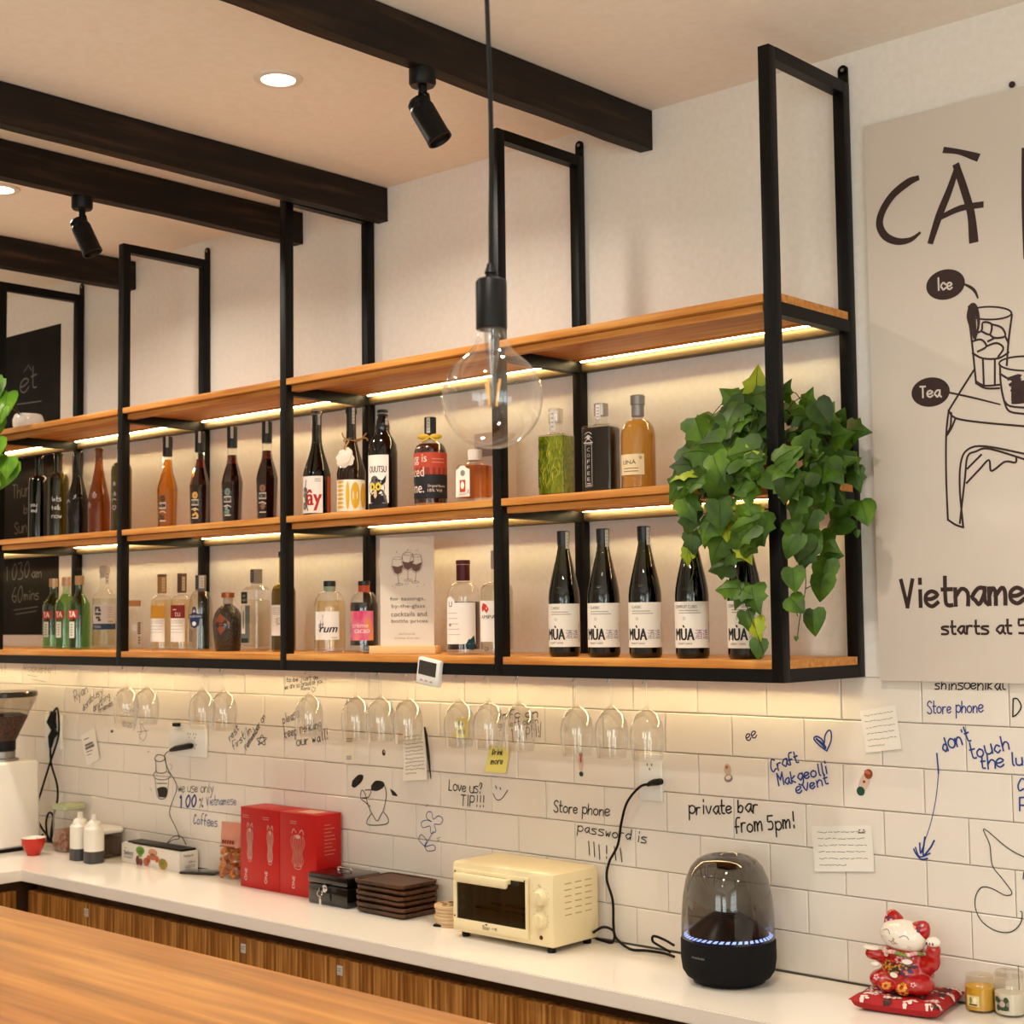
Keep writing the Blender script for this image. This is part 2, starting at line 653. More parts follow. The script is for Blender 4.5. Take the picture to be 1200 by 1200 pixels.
# white metro tiles, 200 x 100 mm running bond, on the wall under the shelf
mb = MB()
RH, TW, GAP = .0995, .2007, .0017
rt = random.Random(3)
for k in range(7):
    z1 = ZB - RH * k
    z0 = max(z1 - RH, .902)
    ph = .0334 if k % 2 else -.0672
    n0 = int((XL - ph) / TW) + 1
    x = ph + TW * n0
    while x + TW < 1.6:
        a, b, c, d = x + GAP / 2, x + TW - GAP / 2, z0 + GAP / 2, z1 - GAP / 2
        e = .0022
        t = [rt.uniform(-.0005, .0005) for _ in range(3)]
        f = lambda px, pz: t[0] + t[1] * (px - a) / TW * 1.6 + t[2] * (pz - c) / RH
        vs = [(a, .0122, c), (b, .0122, c), (b, .0122, d), (a, .0122, d)]
        vs += [(a, .0025, c), (b, .0025, c), (b, .0025, d), (a, .0025, d)]
        for (px, pz) in ((a + e, c + e), (b - e, c + e), (b - e, d - e), (a + e, d - e)):
            vs.append((px, .0006 + f(px, pz), pz))
        fs = [(8, 9, 10, 11)]
        for i in range(4):
            j = (i + 1) % 4
            fs += [(i, j, 4 + j, 4 + i), (4 + i, 4 + j, 8 + j, 8 + i)]
        mb.add(vs, fs, TILE)
        x += TW
TILES = struct('trim_1', mb)
TILES['label'] = 'white glossy metro tiles on the wall above the counter'

# ================================================================== CEILING JOISTS
BEAMS = [(-.572, .04), (-1.573, .042), (-1.972, .042), (-2.912, .045), (-3.86, .045)]
BL = ['dark timber joist that passes in front of the pendant cord', 'dark timber joist whose end meets the wall above the third frame',
      'dark timber joist carrying the smaller spotlight', 'dark timber joist ending behind the second narrow frame', 'dark timber joist above the chalkboard']
for i, (x1, w) in enumerate(BEAMS[:4]):
    bm = bmesh.new()
    n = 60
    for k in range(n + 1):
        y = -.002 - (4.6) * k / n
        for (x, z) in ((x1 - w, 2.938), (x1, 2.938), (x1, ZC - .002), (x1 - w, ZC - .002)):
            q = noise.noise(Vector((x * 9, y * 7, z * 9 + i))) * .0022
            bm.verts.new((x + q, y, z + (q if z < 3 else 0)))
    bm.verts.ensure_lookup_table()
    for k in range(n):
        for j in range(4):
            a, b = 4 * k + j, 4 * k + (j + 1) % 4
            bm.faces.new([bm.verts[q] for q in (a, b, b + 4, a + 4)])
    bm.faces.new([bm.verts[q] for q in (3, 2, 1, 0)])
    bm.faces.new([bm.verts[4 * n + q] for q in (0, 1, 2, 3)])
    m = MB(); m.bm(bm, BEAMWOOD, False)
    o = m.build('ceiling_beam')
    tag(o, BL[i], 'beam', 'dark timber ceiling joists')

# recessed downlights
TRIM = mat('downlight_trim', '#e6dccf', rough=.5)
def downlight(x, y, label=None, vis=True):
    t = thing('downlight', label or 'round recessed ceiling downlight, switched on, out of view overhead', 'ceiling light', (x, y, ZC), group='recessed downlights' if not label else None)
    m = MB(); m.lathe([(.040, -.002), (.042, -.006), (.058, -.005), (.060, 0), (.058, .001), (.040, .001)], TRIM, seg=36); m.build('trim_ring', t)
    m = MB(); m.lathe([(0, -.003), (.041, -.003)], LAMP_ON, seg=36); m.build('lens', t)
    l = area('downlight_glow', (x, y, ZC - .012), P_DOWN, .075, WARM, (0, 0, 0), spread=radians(150))
    return t
downlight(-1.082, -.82, 'round recessed downlight, switched on, between the two widest ceiling joists')
downlight(-2.41, -.815, 'round recessed downlight, switched on, cut by the edge of the photo above the small spotlight')
for (x, y) in ((.45, -1.35), (-3.74, -.9), (-2.4, -2.4), (-1.08, -2.4), (.7, -2.4), (-2.4, -4.2), (-.6, -4.2), (1.2, -4.2), (2.4, -1.2)):  # unseen downlights continuing the visible pair; first one shifted to dim the banner
    downlight(x, y)

# ================================================================== THE BAR SHELF
D = .3482
TU = .0286
FX = [0, -.80, -1.6326, -2.4622, -3.2521, -4.05]     # right face of each portal frame
S1, S2, S3 = 2.4256, 2.0298, 1.6392                   # upper faces of the boards
BT = .018
shelf = thing('bar_shelf', 'long wall shelf of black square tube frames and oak boards with LED strips', 'shelf', (0, 0, 0))
for i, x in enumerate(FX):
    m = MB()
    a, b = x - TU, x
    m.box(a, b, -D, -D + TU, ZB, ZT, BLACK_METAL, bev=.0016)
    m.box(a, b, -TU - .003, -.003, ZB, ZT, BLACK_METAL, bev=.0016)
    m.box(a, b, -D + TU, -TU - .003, ZT - TU, ZT, BLACK_METAL)
    for z in (S1, S2):
        m.box(a, b, -D + TU, -TU - .003, z - BT - TU, z - BT - .0003, BLACK_METAL)
    m.box(a, b, -D + TU, -TU - .003, ZB, ZB + TU - .0003, BLACK_METAL)
    # lug with its screw above the rear post
    m.lathe([(0, 0), (.0125, 0), (.0125, .005), (0, .005)], BLACK_METAL, seg=18, T=Matrix.Translation((b - .014, -.003, ZT + .034)) @ Matrix.Rotation(pi / 2, 4, 'X'))
    m.box(b - .0265, b - .0015, -.008, -.003, ZT - .002, ZT + .034, BLACK_METAL)
    m.lathe([(0, 0), (.005, 0), (.004, .003), (0, .0035)], STEEL, seg=14, T=Matrix.Translation((b - .014, -.008, ZT + .034)) @ Matrix.Rotation(pi / 2, 4, 'X'))
    m.build('portal_frame', shelf)
for i in range(len(FX) - 1):
    xr, xl = FX[i] - TU, FX[i + 1]
    if i == 0:
        pass
    # front and rear rails of the bottom tier
    m = MB()
    m.box(xl, xr, -D, -D + TU, ZB, ZB + TU - .0003, BLACK_METAL)
    m.build('bottom_rail', shelf)
    m = MB()
    m.box(xl, xr, -TU - .003, -.003, ZB, ZB + TU - .0003, BLACK_METAL)
    m.build('bottom_rail', shelf)
    for z in (S1, S2, S3):
        m = MB()
        br = xr + (TU - .0015 if i == 0 else -.0006)
        m.box(xl + .0006, xr - .0006, -D - .001, -.003, z - BT, z, OAK, bev=.0012)
        if i == 0:
            m.box(xr - .0006, br, -D + TU + .001, -TU - .006, z - BT, z, OAK)
        if z != S3:
            m.box(xl + .004, xr - .012, -D + .017, -D + .040, z - 2 * BT, z - BT - .0022, OAK)
            m.box(xl + .012, xr - .002, -.075, -.062, z - BT - .004, z - BT, OAK)
        m.build('shelf_board', shelf)
    for z in (S1, S2):
        m = MB()
        m.box(xl + .001, xr - .001, -.0315, -.004, z - BT - .027, z - BT - .0004, RAIL_METAL, bev=.004)
        m.build('rear_rail', shelf)
        m = MB()
        m.box(xl + .012, xr - .014, -.0455, -.0400, z - BT - .0032, z - BT - .0005, LED)
        m.build('led_strip', shelf)
    m = MB()
    m.box(xl + .012, xr - .014, -.0435, -.0380, ZB + .0135, ZB + .0185, LED_LOW)
    m.build('led_strip', shelf)

# ================================================================== COUNTER, CABINETS, BAR
XI = -2.9837                                            # inner corner of the L
mb = MB()
pl = [(1.8, -.003), (XL + .002, -.003), (XL + .002, -2.6), (XI, -2.6), (XI, -.3924), (1.8, -.3924)]
def extr(mb, pl, z0, z1, m, bev=0):
    bm = bmesh.new()
    vs = [bm.verts.new((x, y, z0)) for x, y in pl]
    f = bm.faces.new(vs)
    r = bmesh.ops.extrude_face_region(bm, geom=[f])
    for v in r['geom']:
        if isinstance(v, bmesh.types.BMVert):
            v.co.z = z1
    bmesh.ops.recalc_face_normals(bm, faces=bm.faces)
    if bev:
        bmesh.ops.bevel(bm, geom=bm.edges[:], offset=bev, segments=2, affect='EDGES')
    mb.bm(bm, m, True)
extr(mb, pl, .862, .9, QUARTZ, .0022)
tag(mb.build('worktop'), 'white quartz worktop running along the tiled wall and turning the corner', 'worktop')
SHADOWRAIL = mat('recess_rail', '#4a2f18', rough=.6)
def cabinet(seams, label, name='base_cabinet'):
    pass
SE = [-2.9837 + .002, -2.60, -2.2311, -1.8224, -1.4006, -1.02, -.64, -.26, .12, .5, .88, 1.26]
TAGM = mat('tag_plastic', '#c9c6bf', rough=.4)
TAGX = {0: onY(101, 1065, -.37).x, 3: onY(285, 1103, -.37).x, 4: onY(398, 1131, -.37).x}
CW = ['in the inner corner of the counter', 'second along from the inner corner of the counter', 'below the long food box', 'below the red boxes with a grey tag on its door',
      'below the stacked trays with a grey tag on its door', 'below the cream toaster oven', 'below the cable of the speaker', 'below the black dome speaker', 'below the beckoning cat',
      'below the jar candles', 'last along the wall']
for i in range(len(SE) - 1):
    a, b = SE[i], SE[i + 1]
    t = thing('base_cabinet', 'wood grain base cabinet, ' + CW[i], 'cabinet', ((a + b) / 2, -.2, 0))
    w = (b - a) / 2
    m = MB(); m.box(-w + .0005, w - .0005, -.135, .19, .09, .861, SHADOWRAIL); m.build('carcass', t)
    m = MB(); m.box(-w + .0012, w - .0012, -.168, -.1355, .10, .828, ZEBRA, bev=.0012)
    d = m.build('door', t)
    if i in TAGX:
        m = MB(); x = TAGX[i] - (a + b) / 2
        m.box(x - .011, x + .011, -.1708, -.1684, .786, .812, TAGM, bev=.0008)
        m.box(x - .008, x + .008, -.1712, -.1707, .803, .805, GREYINK); m.box(x - .008, x + .005, -.1712, -.1707, .797, .799, GREYINK)
        tg = m.build('door_tag', d); tg['label'] = 'small pale grey tag on the door'
t = thing('base_cabinet', 'wood grain base cabinet under the short leg of the worktop', 'cabinet', (XI - .3, -1.3, 0))
m = MB(); m.box(-.9, .245, -1.2, 1.1, .09, .861, SHADOWRAIL); m.build('carcass', t)
for k in range(4):
    m = MB(); y0 = -1.2 + k * .53
    if k == 3: m.box(.246, .272, y0 + .001, .906, .10, .828, ZEBRA, bev=.0012)
    else: m.box(.246, .272, y0 + .001, y0 + .529, .10, .828, ZEBRA, bev=.0012)
    m.build('door', t)

bar = thing('bar_counter', 'honey coloured wood topped serving bar in front of the worktop', 'bar counter', (-1.6, -1.7, 0))
m = MB(); m.box(-1.0, 2.8, -.36, .395, 1.062, 1.10, BARTOP, bev=.002); m.build('bar_top', bar)
m = MB(); m.box(-.95, 2.75, -.24, .34, 0, 1.0615, ZEBRA); m.build('bar_body', bar)

# ================================================================== PENDANT BULB
pc = onY(577, 467, -1.7)
BX, BZ = pc.x, pc.z
pend = thing('pendant_lamp', 'bare clear globe bulb hanging on a black cord, unlit', 'pendant lamp', (BX, -1.7, ZC))
zz = lambda y: onY(577, y, -1.7).z - ZC
m = MB()
ztop = zz(310)
cord = [(-.006, 0, 0), (-.005, 0, ztop * .3), (-.003, 0, ztop * .55), (.003, 0, ztop * .8), (.0008, 0, ztop * .93), (0, 0, ztop)]
m.tube([Vector(p) for p in smooth_line(cord, 5)], .0031, RUBBER, 8); m.build('cord', pend)
m = MB(); m.lathe([(0, 0), (.045, 0), (.045, -.02), (.04, -.024), (0, -.024)], BLACK_PLASTIC, seg=32); m.build('ceiling_rose', pend)
m = MB(); z0, z1 = zz(386), zz(327)
m.lathe([(0, z0 + .002), (.0188, z0), (.0197, z0 + .001), (.0197, z1 - .004), (.0172, z1), (.007, z1 + .001), (.007, z1 + .006), (.0085, z1 + .008), (.0058, z1 + .016), (.0048, z1 + .02), (0, z1 + .02)], BLACK_PLASTIC, seg=36)
m.build('lamp_holder', pend)
m = MB()
RB = .0635
zc = zz(467)
prof = [(0, zc - RB)]
for k in range(1, 26):
    a = -pi / 2 + (pi * .80) * k / 25
    prof.append((RB * cos(a), zc + RB * sin(a)))
r_, z_ = prof[-1]
prof += [(.0290, zc + .0580), (.0225, zc + .0675), (.0186, zc + .0765), (.0172, z0 - .003), (.0168, z0 + .001)]
prof = [(a, b) for a, b in prof if not (b > zc + .058 and a > .0295)]
m.lathe(prof, BULBGLASS, seg=48); m.build('bulb_glass', pend)
fil = mat('filament', '#e0a452', rough=.4, emit=(1, .62, .25), strength=.08)  # faint glow put into the unlit filament to lift its tone
stem_glass = shell('stem_glass', (.80, .79, .77), base=.08, top=.6)
m = MB(); m.lathe([(0, z0), (.010, z0), (.0085, zc + .05), (.0052, zc + .035), (.0045, zc - .006), (.002, zc - .012), (0, zc - .012)], stem_glass, seg=20); m.build('bulb_stem', pend)
for (dx, dy, top) in ((-.0145, 0, .020), (.003, -.010, .024), (.013, .004, .024), (0, .012, .02)):
    m = MB(); m.cyl((dx * .75, dy, zc + top), (dx * .35 if dx else 0, dy * .7, zc - .009), .0016, fil, 8); m.build('filament', pend)

# ================================================================== SPOTLIGHTS on the joists
def spotlight(x, y, label, k, aim):
    t = thing('spotlight', label, 'spotlight', (x, y, 2.938))
    m = MB(); m.lathe([(0, 0), (.030, 0), (.030, -.030), (.026, -.036), (.010, -.036), (.010, -.052), (0, -.052)], BLACK_PLASTIC, seg=28); m.build('mount', t)
    d = Vector(aim).normalized()
    c = Vector((.012, 0, -.108))
    q = d.to_track_quat('Z', 'Y').to_matrix().to_4x4()
    T = Matrix.Translation(c) @ q
    m = MB()
    m.lathe([(0, -.048), (.020, -.046), (.0245, -.040), (.0245, -.028), (.026, -.026), (.0275, -.02), (.0275, .052), (.0285, .054), (.0285, .062), (.0255, .062), (.023, .054), (0, .05)], BLACK_PLASTIC, seg=28, T=T)
    h = m.build('lamp_head', t)
    m = MB()
    a = T @ Vector((.030, 0, -.022)); b = T @ Vector((-.030, 0, -.022))
    m.tube([Vector((.004, 0, -.05)), Vector((.016, 0, -.058)), (Vector((.014, 0, -.056)) + a) * .5 + Vector((.010, .0, .0)), a], .0042, BLACK_PLASTIC, 8)
    m.tube([Vector((-.004, 0, -.05)), Vector((-.012, 0, -.058)), (Vector((-.014, 0, -.056)) + b) * .5 + Vector((-.008, 0, 0)), b], .0042, BLACK_PLASTIC, 8)
    m.cyl(a, b, .006, BLACK_PLASTIC, 12)
    m.build('yoke', t)
spotlight(-.594, -.812, 'black cylindrical spotlight under the joist beside the pendant cord', 1, (.40, .25, -.85))
spotlight(-1.995, -.79, 'smaller looking black spotlight under the joist nearer the chalkboard', 1, (.30, .25, -.85))
# ================================================================== BOTTLES
def prof(Rb, H, rn, hs, hn, style='round', lip=True, n=8, base=.004):
    p = [(0, .001), (Rb - base, 0), (Rb, base), (Rb, hs)]
    for k in range(1, n + 1):
        t = k / n
        if style == 'round':
            p.append((rn + (Rb - rn) * cos(t * pi / 2), hs + (hn - hs) * sin(t * pi / 2)))
        elif style == 'slope':
            s = t * t * (3 - 2 * t)
            p.append((Rb + (rn - Rb) * s, hs + (hn - hs) * t))
        else:
            s = 1 - (1 - t) ** 1.6 if style == 'burg' else t
            p.append((Rb + (rn - Rb) * (.55 * s + .45 * t * t * (3 - 2 * t)), hs + (hn - hs) * t))
    p.append((rn * .97, H - .016))
    if lip:
        p += [(rn * .97, H - .012), (rn * 1.14, H - .011), (rn * 1.14, H - .002), (rn * 1.05, H)]
    else:
        p.append((rn * .97, H))
    return p


def fill(p, lvl, inset=.0016, z0=.005):
    """liquid body inside profile p up to height lvl"""
    o = [(0, z0)]
    last = None
    for (r, z) in p[1:]:
        if z < z0:
            last = (r, z0); continue
        if z > lvl:
            if last:
                if len(o) == 1:
                    o.append((last[0] - inset, z0))
                t = (lvl - last[1]) / max(z - last[1], 1e-6)
                o.append((max(last[0] + (r - last[0]) * t - inset, .001), lvl))
            break
        if len(o) == 1:
            o.append((r - inset, z0))
        o.append((r - inset, z)); last = (r, z)
    o.append((0, lvl))
    return o


def liquid(name, color, rough=0, opaque=False):
    if name in MATS:
        return MATS[name]
    if opaque:
        return mat(name, color, rough=.08, spec=.5)
    return shell(name, lin(color)[:3], base=.02, top=.25, power=3)


DARKGLASS = mat('near_black_glass', '#0b0a07', rough=.04, spec=.6)
OLIVE = shell('olive_glass', lin('#938d40')[:3], base=.05, top=.6, power=3)
DKOLIVE = shell('dark_olive_glass', lin('#443f17')[:3], base=.05, top=.6, power=3)
AMBER = shell('amber_glass', lin('#c48d46')[:3], base=.05, top=.6, power=3)
GREENG = shell('pale_green_glass', lin('#dcefd2')[:3], base=.05, top=.7, power=3)
CAPBLACK = mat('black_cap', '#0c0c0d', rough=.35)
STRIP = mat('tax_strip', '#c9c2bb', rough=.6)
CORK = mat('cork_wood', '#b07c4a', rough=.7)
WALNUT = mat('walnut_cap', '#6d4526', rough=.5)
WHITELAB = mat('white_label', '#ece4d9', rough=.6, spec=.3)
MAT = lambda c, r=.55: mat('paint_' + c.lstrip('#'), c, rough=r, spec=.35)


def place(px, Y, Z):
    """spot at height Z and depth Y in the viewing column px"""
    a, b = onY(px, 600, Y), onY(px, 700, Y)
    return (onY(px, 600 + 100 * (a.z - Z) / (a.z - b.z), Y).x, Y, Z)


def bottle(name, label, px, Y, Z, group=None, rz=.7):
    return thing(name, label, 'bottle', place(px, Y, Z + .0004), rz, group)


def gpart(t, p, m, name='glass_body', seg=28, rot=0, smooth=True, sharp=40):
    b = MB(); b.lathe(p, m, seg=seg, rot=rot, smooth=smooth)
    return b.build(name, t, sharp=sharp)


def cap(t, z0, z1, r, m, name='cap', r1=None, lipr=None, seg=24):
    b = MB()
    r1 = r1 or r
    b.lathe([(0, z0), (r, z0), (r1, z1 - .001), (r1 - .001, z1), (0, z1)], m, seg=seg)
    return b.build(name, t)


def strip(t, r, z0, z1, th=.5, w=.008, m=None, name='seal_strip'):
    """paper seal over the cap and down the neck"""
    b = MB(); s = cylsurf(r, th)
    patch(b, s, -w / 2, w / 2, z0, z1, m or STRIP, .0008, 4)
    for k in range(4):
        z = z0 + (z1 - z0) * (k + .7) / 5
        patch(b, s, -w * .25, w * .3, z, z + (z1 - z0) * .06, GREYINK, .0012, 2)
    return b.build(name, t)


# ---- middle shelf: five empty bottles with white pen drawings
Z = S2
PENW = mat('white_paint_pen', '#cfc9bd', rough=.6)
def empty_bottle(px, Y, H, m, style, Rb, label, marks, hs, hn, rn=.0145, rz=.6):
    t = bottle('empty_bottle', label, px, Y, Z, 'empty bottles with pen drawings', rz)
    gpart(t, prof(Rb, H, rn, hs, hn, style), m)
    b = MB(); s = cylsurf(Rb)
    for k in marks:
        if k[0] == 't':
            hand(b, s, k[1], (k[2], k[3]), (k[4], k[5]), k[6], PENW, .0016)
        else:
            ribbon(b, s, [(x, z) for x, z in k[1]], .0018, PENW)
    if marks:
        b.build('pen_drawing', t)
    return t
star = lambda cx, cz, r: ('l', [(cx + r * cos(pi / 2 + 4 * pi * k / 5), cz + r * sin(pi / 2 + 4 * pi * k / 5)) for k in range(6)])
heart = lambda cx, cz, r: ('l', [(cx, cz - r), (cx - r, cz + .2 * r), (cx - .5 * r, cz + r), (cx, cz + .4 * r), (cx + .5 * r, cz + r), (cx + r, cz + .2 * r), (cx, cz - r)])
empty_bottle(45, -.23, .305, DKOLIVE, 'round', .036, 'empty dark wine bottle, first of the pen marked row, beside the chalkboard edge', [('t', 'you', .004, .12, .03, .118, .014), ('t', 'and', .006, .10, .03, .098, .014)], .205, .232, rz=.05)
empty_bottle(67.5, -.23, .305, OLIVE, 'round', .037, 'empty olive green wine bottle with a pen written word down its front', [('t', 'lets', -.022, .13, .012, .13, .016), ('t', 'talk', -.022, .10, .012, .10, .016), ('t', 'now', -.022, .07, .014, .07, .016)], .205, .235, rz=1.05)
empty_bottle(90.5, -.23, .303, DARKGLASS, 'burg', .037, 'empty near black sloping bottle with small white pen ticks', [('l', [(-.03, .118), (-.02, .128), (-.012, .12)]), ('l', [(.004, .138), (.010, .146), (.008, .134)])], .125, .235)
empty_bottle(115.5, -.23, .300, AMBER, 'burg', .038, 'empty amber brown beer style bottle with white pen stars', [star(-.020, .10, .010), star(.0, .135, .011), star(-.016, .178, .009)], .11, .26, .0125)
empty_bottle(142, -.23, .300, OLIVE, 'round', .034, 'empty olive bottle with a pen heart, half hidden by the second shelf post', [heart(-.012, .085, .008), star(-.010, .13, .008), star(-.012, .165, .008), ('l', [(-.02, .11), (-.012, .116), (-.004, .11)])], .21, .24)

# ---- four faceted long necked bottles
FAC = [(196, '#c4791f', False, 'paint_c9b48c', 'amber faceted long necked liqueur bottle with a pale cream label', '#4b3d2c'),
       (234, '#4a1408', False, '#d9a24c', 'dark red faceted liqueur bottle with a yellow flower on its label', '#e0b15f'),
       (272, '#3a0f08', False, '#6f8f8c', 'dark red faceted liqueur bottle with a grey green flower on its label', '#7f9a96'),
       (313, '#45120a', False, '#8a5038', 'dark red faceted liqueur bottle with a brown flower on its label, beside the post', '#9a6a50')]
for k, (px, col, _, fc, lab, c2) in enumerate(FAC):
    t = bottle('liqueur_bottle', lab, px, -.19, Z, 'faceted long necked liqueur bottles', .42)
    H = .312
    p = [(0, .001), (.029, 0), (.0305, .003), (.0335, .13), (.0335, .138), (.030, .155), (.0185, .195), (.0155, .215), (.0145, .245), (.0145, .27), (0, .27)]
    gpart(t, p, GLASS, seg=8, rot=pi / 8, smooth=False)
    liq = liquid('amber_liqueur', '#f3c26a') if k == 0 else liquid('dark_liqueur_%d' % k, '#7a2410')
    lp = [(0, .012), (.027, .012), (.0318, .13), (.0318, .138), (.0284, .155), (.017, .195), (.0142, .212), (.0135, .222 if k else .235), (0, .222 if k else .235)]
    gpart(t, lp, liq if k == 0 else mat('dark_red_liqueur', '#1d0604', rough=.06, coat=.3), 'liquid', seg=8, rot=pi / 8, smooth=False)
    if k:
        gpart(t, [(0, .195), (.0172, .195), (.0142, .212), (.0137, .2225), (0, .2225)], mat('red_liqueur_neck', '#5a1408', rough=.08), 'liquid_neck', seg=8, rot=pi / 8, smooth=False)
    cap(t, .246, H, .0162, CAPBLACK, 'capsule', seg=20)
    strip(t, .0165, .275, H, .45)
    b = MB(); s = flat(-.0302)
    w = .0125
    s = lambda u, z, l: Vector((u, -(.0268 + .0032 * min(z, .135) / .135 + l), z))
    dk = MAT('#171210')
    for q in range(7):
        a = 2 * pi * q / 7
        disc(b, s, .0 + .006 * cos(a), .105 + .007 * sin(a), .0045, .005, MAT(c2), .0009)
    patch(b, s, -w, w, .072, .092, MAT('#cfc6b8'), .0008, 2)
    text(b, s, 'NTINH', (0, .082), .013, dk, .022, .0014, bold=.0006)
    for q in range(6):
        disc(b, s, R.uniform(-.008, .008), .050 + R.uniform(-.013, .012), .005, .004, MAT(c2), .0009)
    patch(b, s, -.011, .011, .030, .034, MAT('#cfc6b8'), .0012, 2)
    ribbon(b, s, [(-.011, .060), (0, .064), (.011, .058)], .003, MAT('#cfc6b8'), .0013)
    b.build('front_label', t)

# ---- wine with red lettering
t = bottle('wine_bottle', 'dark wine bottle with a beige crown top and red letters on a white label', 371.5, -.21, Z)
gpart(t, prof(.0405, .318, .0145, .13, .235, 'burg'), DKOLIVE)
gpart(t, fill(prof(.0405, .318, .0145, .13, .235, 'burg'), .195), mat('red_wine', '#0d0503', rough=.08), 'liquid')
cap(t, .306, .323, .0165, mat('beige_crown', '#b9a78f', rough=.6), 'crown_cap')
b = MB(); s = cylsurf(.0405)
patch(b, s, -.058, .024, .014, .122, WHITELAB)
red = MAT('#b3201c')
text(b, s, 'ây', (-.002, .052), .062, red, .044, bold=.0016)
for (x, z, rx, rz) in ((-.034, .075, .012, .016), (-.028, .055, .008, .010), (-.036, .035, .010, .012)):
    disc(b, s, x, z, rx, rz, MAT('#6e6560'), .0006)
ribbon(b, s, [(-.022, .022), (-.028, .045), (-.024, .07), (-.031, .09), (-.028, .11)], .003, INK)
for q in range(2):
    patch(b, s, .0, .018, .112 - q * .006, .114 - q * .006, GREYINK, .0008, 2)
patch(b, s, .0395, .060, .014, .122, MAT('#a8481f'), .0005)
b.build('front_label', t); strip(t, .0152, .275, .305, .6)

# ---- yellow oval label bottle with a wrapped tag
t = bottle('wine_bottle', 'dark sloping bottle with yellow ovals on its label and a crumpled paper tag', 412, -.20, Z)
P_ = prof(.0415, .312, .0145, .125, .235, 'burg')
gpart(t, P_, mat('brown_glass_full', '#22120a', rough=.05, coat=.3))
b = MB(); s = cylsurf(.0415)
patch(b, s, -.055, .055, .012, .102, MAT('#ece6d2'))
yl = MAT('#d7a92e')
for k in range(7):
    disc(b, s, -.030, .024 + k * .012, .013, .0042, yl)
disc(b, s, -.005, .057, .0055, .040, yl); disc(b, s, .017, .057, .0135, .038, yl); disc(b, s, .044, .057, .011, .036, yl)
b.build('front_label', t)
strip(t, .0160, .265, .312, .55)
cap(t, .296, .3135, .0168, CAPBLACK, 'crown_cap')
b = MB()
bm = bmesh.new(); bmesh.ops.create_icosphere(bm, subdivisions=3, radius=1)
for v in bm.verts:
    q = noise.noise(v.co * 2.3) * .35
    v.co = Vector((v.co.x * .024 * (1 + q) * (1 - .25 * v.co.z), v.co.y * .008 * (1 + q), v.co.z * .030 * (1 + .5 * q)))
T = Matrix.Translation((-.012, -.034, .165)) @ Matrix.Rotation(.35, 4, 'Y')
b.bm(bm, MAT('#e8dccb', .8), True, T); b.build('paper_tag', t)
raffia = MAT('#b98a4d', .8)
b = MB()
ring = [(.0215 * cos(a), .0215 * sin(a), .218 + .003 * sin(2 * a)) for a in [2 * pi * k / 14 for k in range(15)]]
b.tube(ring, .0017, raffia, 6)
for pts in ([(.010, -.020, .216), (.026, -.030, .214), (.040, -.032, .226), (.048, -.03, .236)], [(.010, -.020, .216), (.030, -.028, .220), (.046, -.03, .222), (.052, -.03, .214)], [(-.004, -.022, .214), (-.018, -.03, .226), (-.022, -.03, .238)], [(-.004, -.022, .214), (-.010, -.036, .200), (-.012, -.04, .188)]):
    b.tube(smooth_line(pts, 4), .0022, raffia, 6)
b.build('raffia_bow', t)

# ---- black stout bottle
t = bottle('beer_bottle', 'black beer bottle with a swing style top and a black bird figure on its label', 449, -.23, Z)
p = [(0, .001), (.037, 0), (.041, .004), (.041, .165), (.038, .190), (.029, .208), (.023, .217), (.0195, .228), (.0195, .234), (.0205, .238), (.0175, .255), (.0135, .268), (.0125, .272), (.0125, .2735), (0, .2735)]
gpart(t, p, mat('black_stout_glass', '#090605', rough=.05, coat=.4))
b = MB(); b.lathe([(0, .2705), (.0155, .2705), (.0155, .274), (.0125, .276), (.0125, .279), (.0155, .281), (.0155, .286), (.013, .288), (0, .288)], CAPBLACK, seg=24); b.build('cap', t)
b = MB(); b.lathe([(.0128, .2762), (.0135, .2766), (.0135, .2784), (.0128, .2788)], mat('cap_ring', '#b8b2a6', rough=.4), seg=24); b.build('cap_ring', t)
strip(t, .0185, .228, .262, .75, .009)
b = MB(); s = cylsurf(.041)
patch(b, s, -.050, .021, .024, .158, WHITELAB)
text(b, s, 'OUUTSU', (-.012, .118), .018, MAT('#1a1616'), .052)
text(b, s, 'OUUTSU', (-.0114, .118), .018, MAT('#1a1616'), .052)
bk = MAT('#151112')
disc(b, s, -.016, .066, .026, .026, bk, .0008); disc(b, s, -.012, .042, .022, .024, bk, .0008); patch(b, s, -.035, .014, .025, .045, bk, .0008)
shape(b, s, [(-.010, .086), (.004, .088), (.014, .102), (.012, .082), (.002, .072)], bk, .0008)
disc(b, s, -.020, .088, .012, .012, MAT('#5b5450'), .0009)
for x in (-.026, -.008):
    disc(b, s, x, .070, .0085, .011, MAT('#d8c23f'), .0012); disc(b, s, x, .069, .003, .005, bk, .0015)
shape(b, s, [(-.021, .062), (-.013, .062), (-.012, .044), (-.017, .036), (-.022, .044)], MAT('#d8b48a'), .0012)
disc(b, s, .010, .040, .0035, .022, MAT('#5b5450'), .001, rot=.3)
patch(b, s, -.046, .018, .008, .020, MAT('#23201c'), .0006)
b.build('front_label', t)

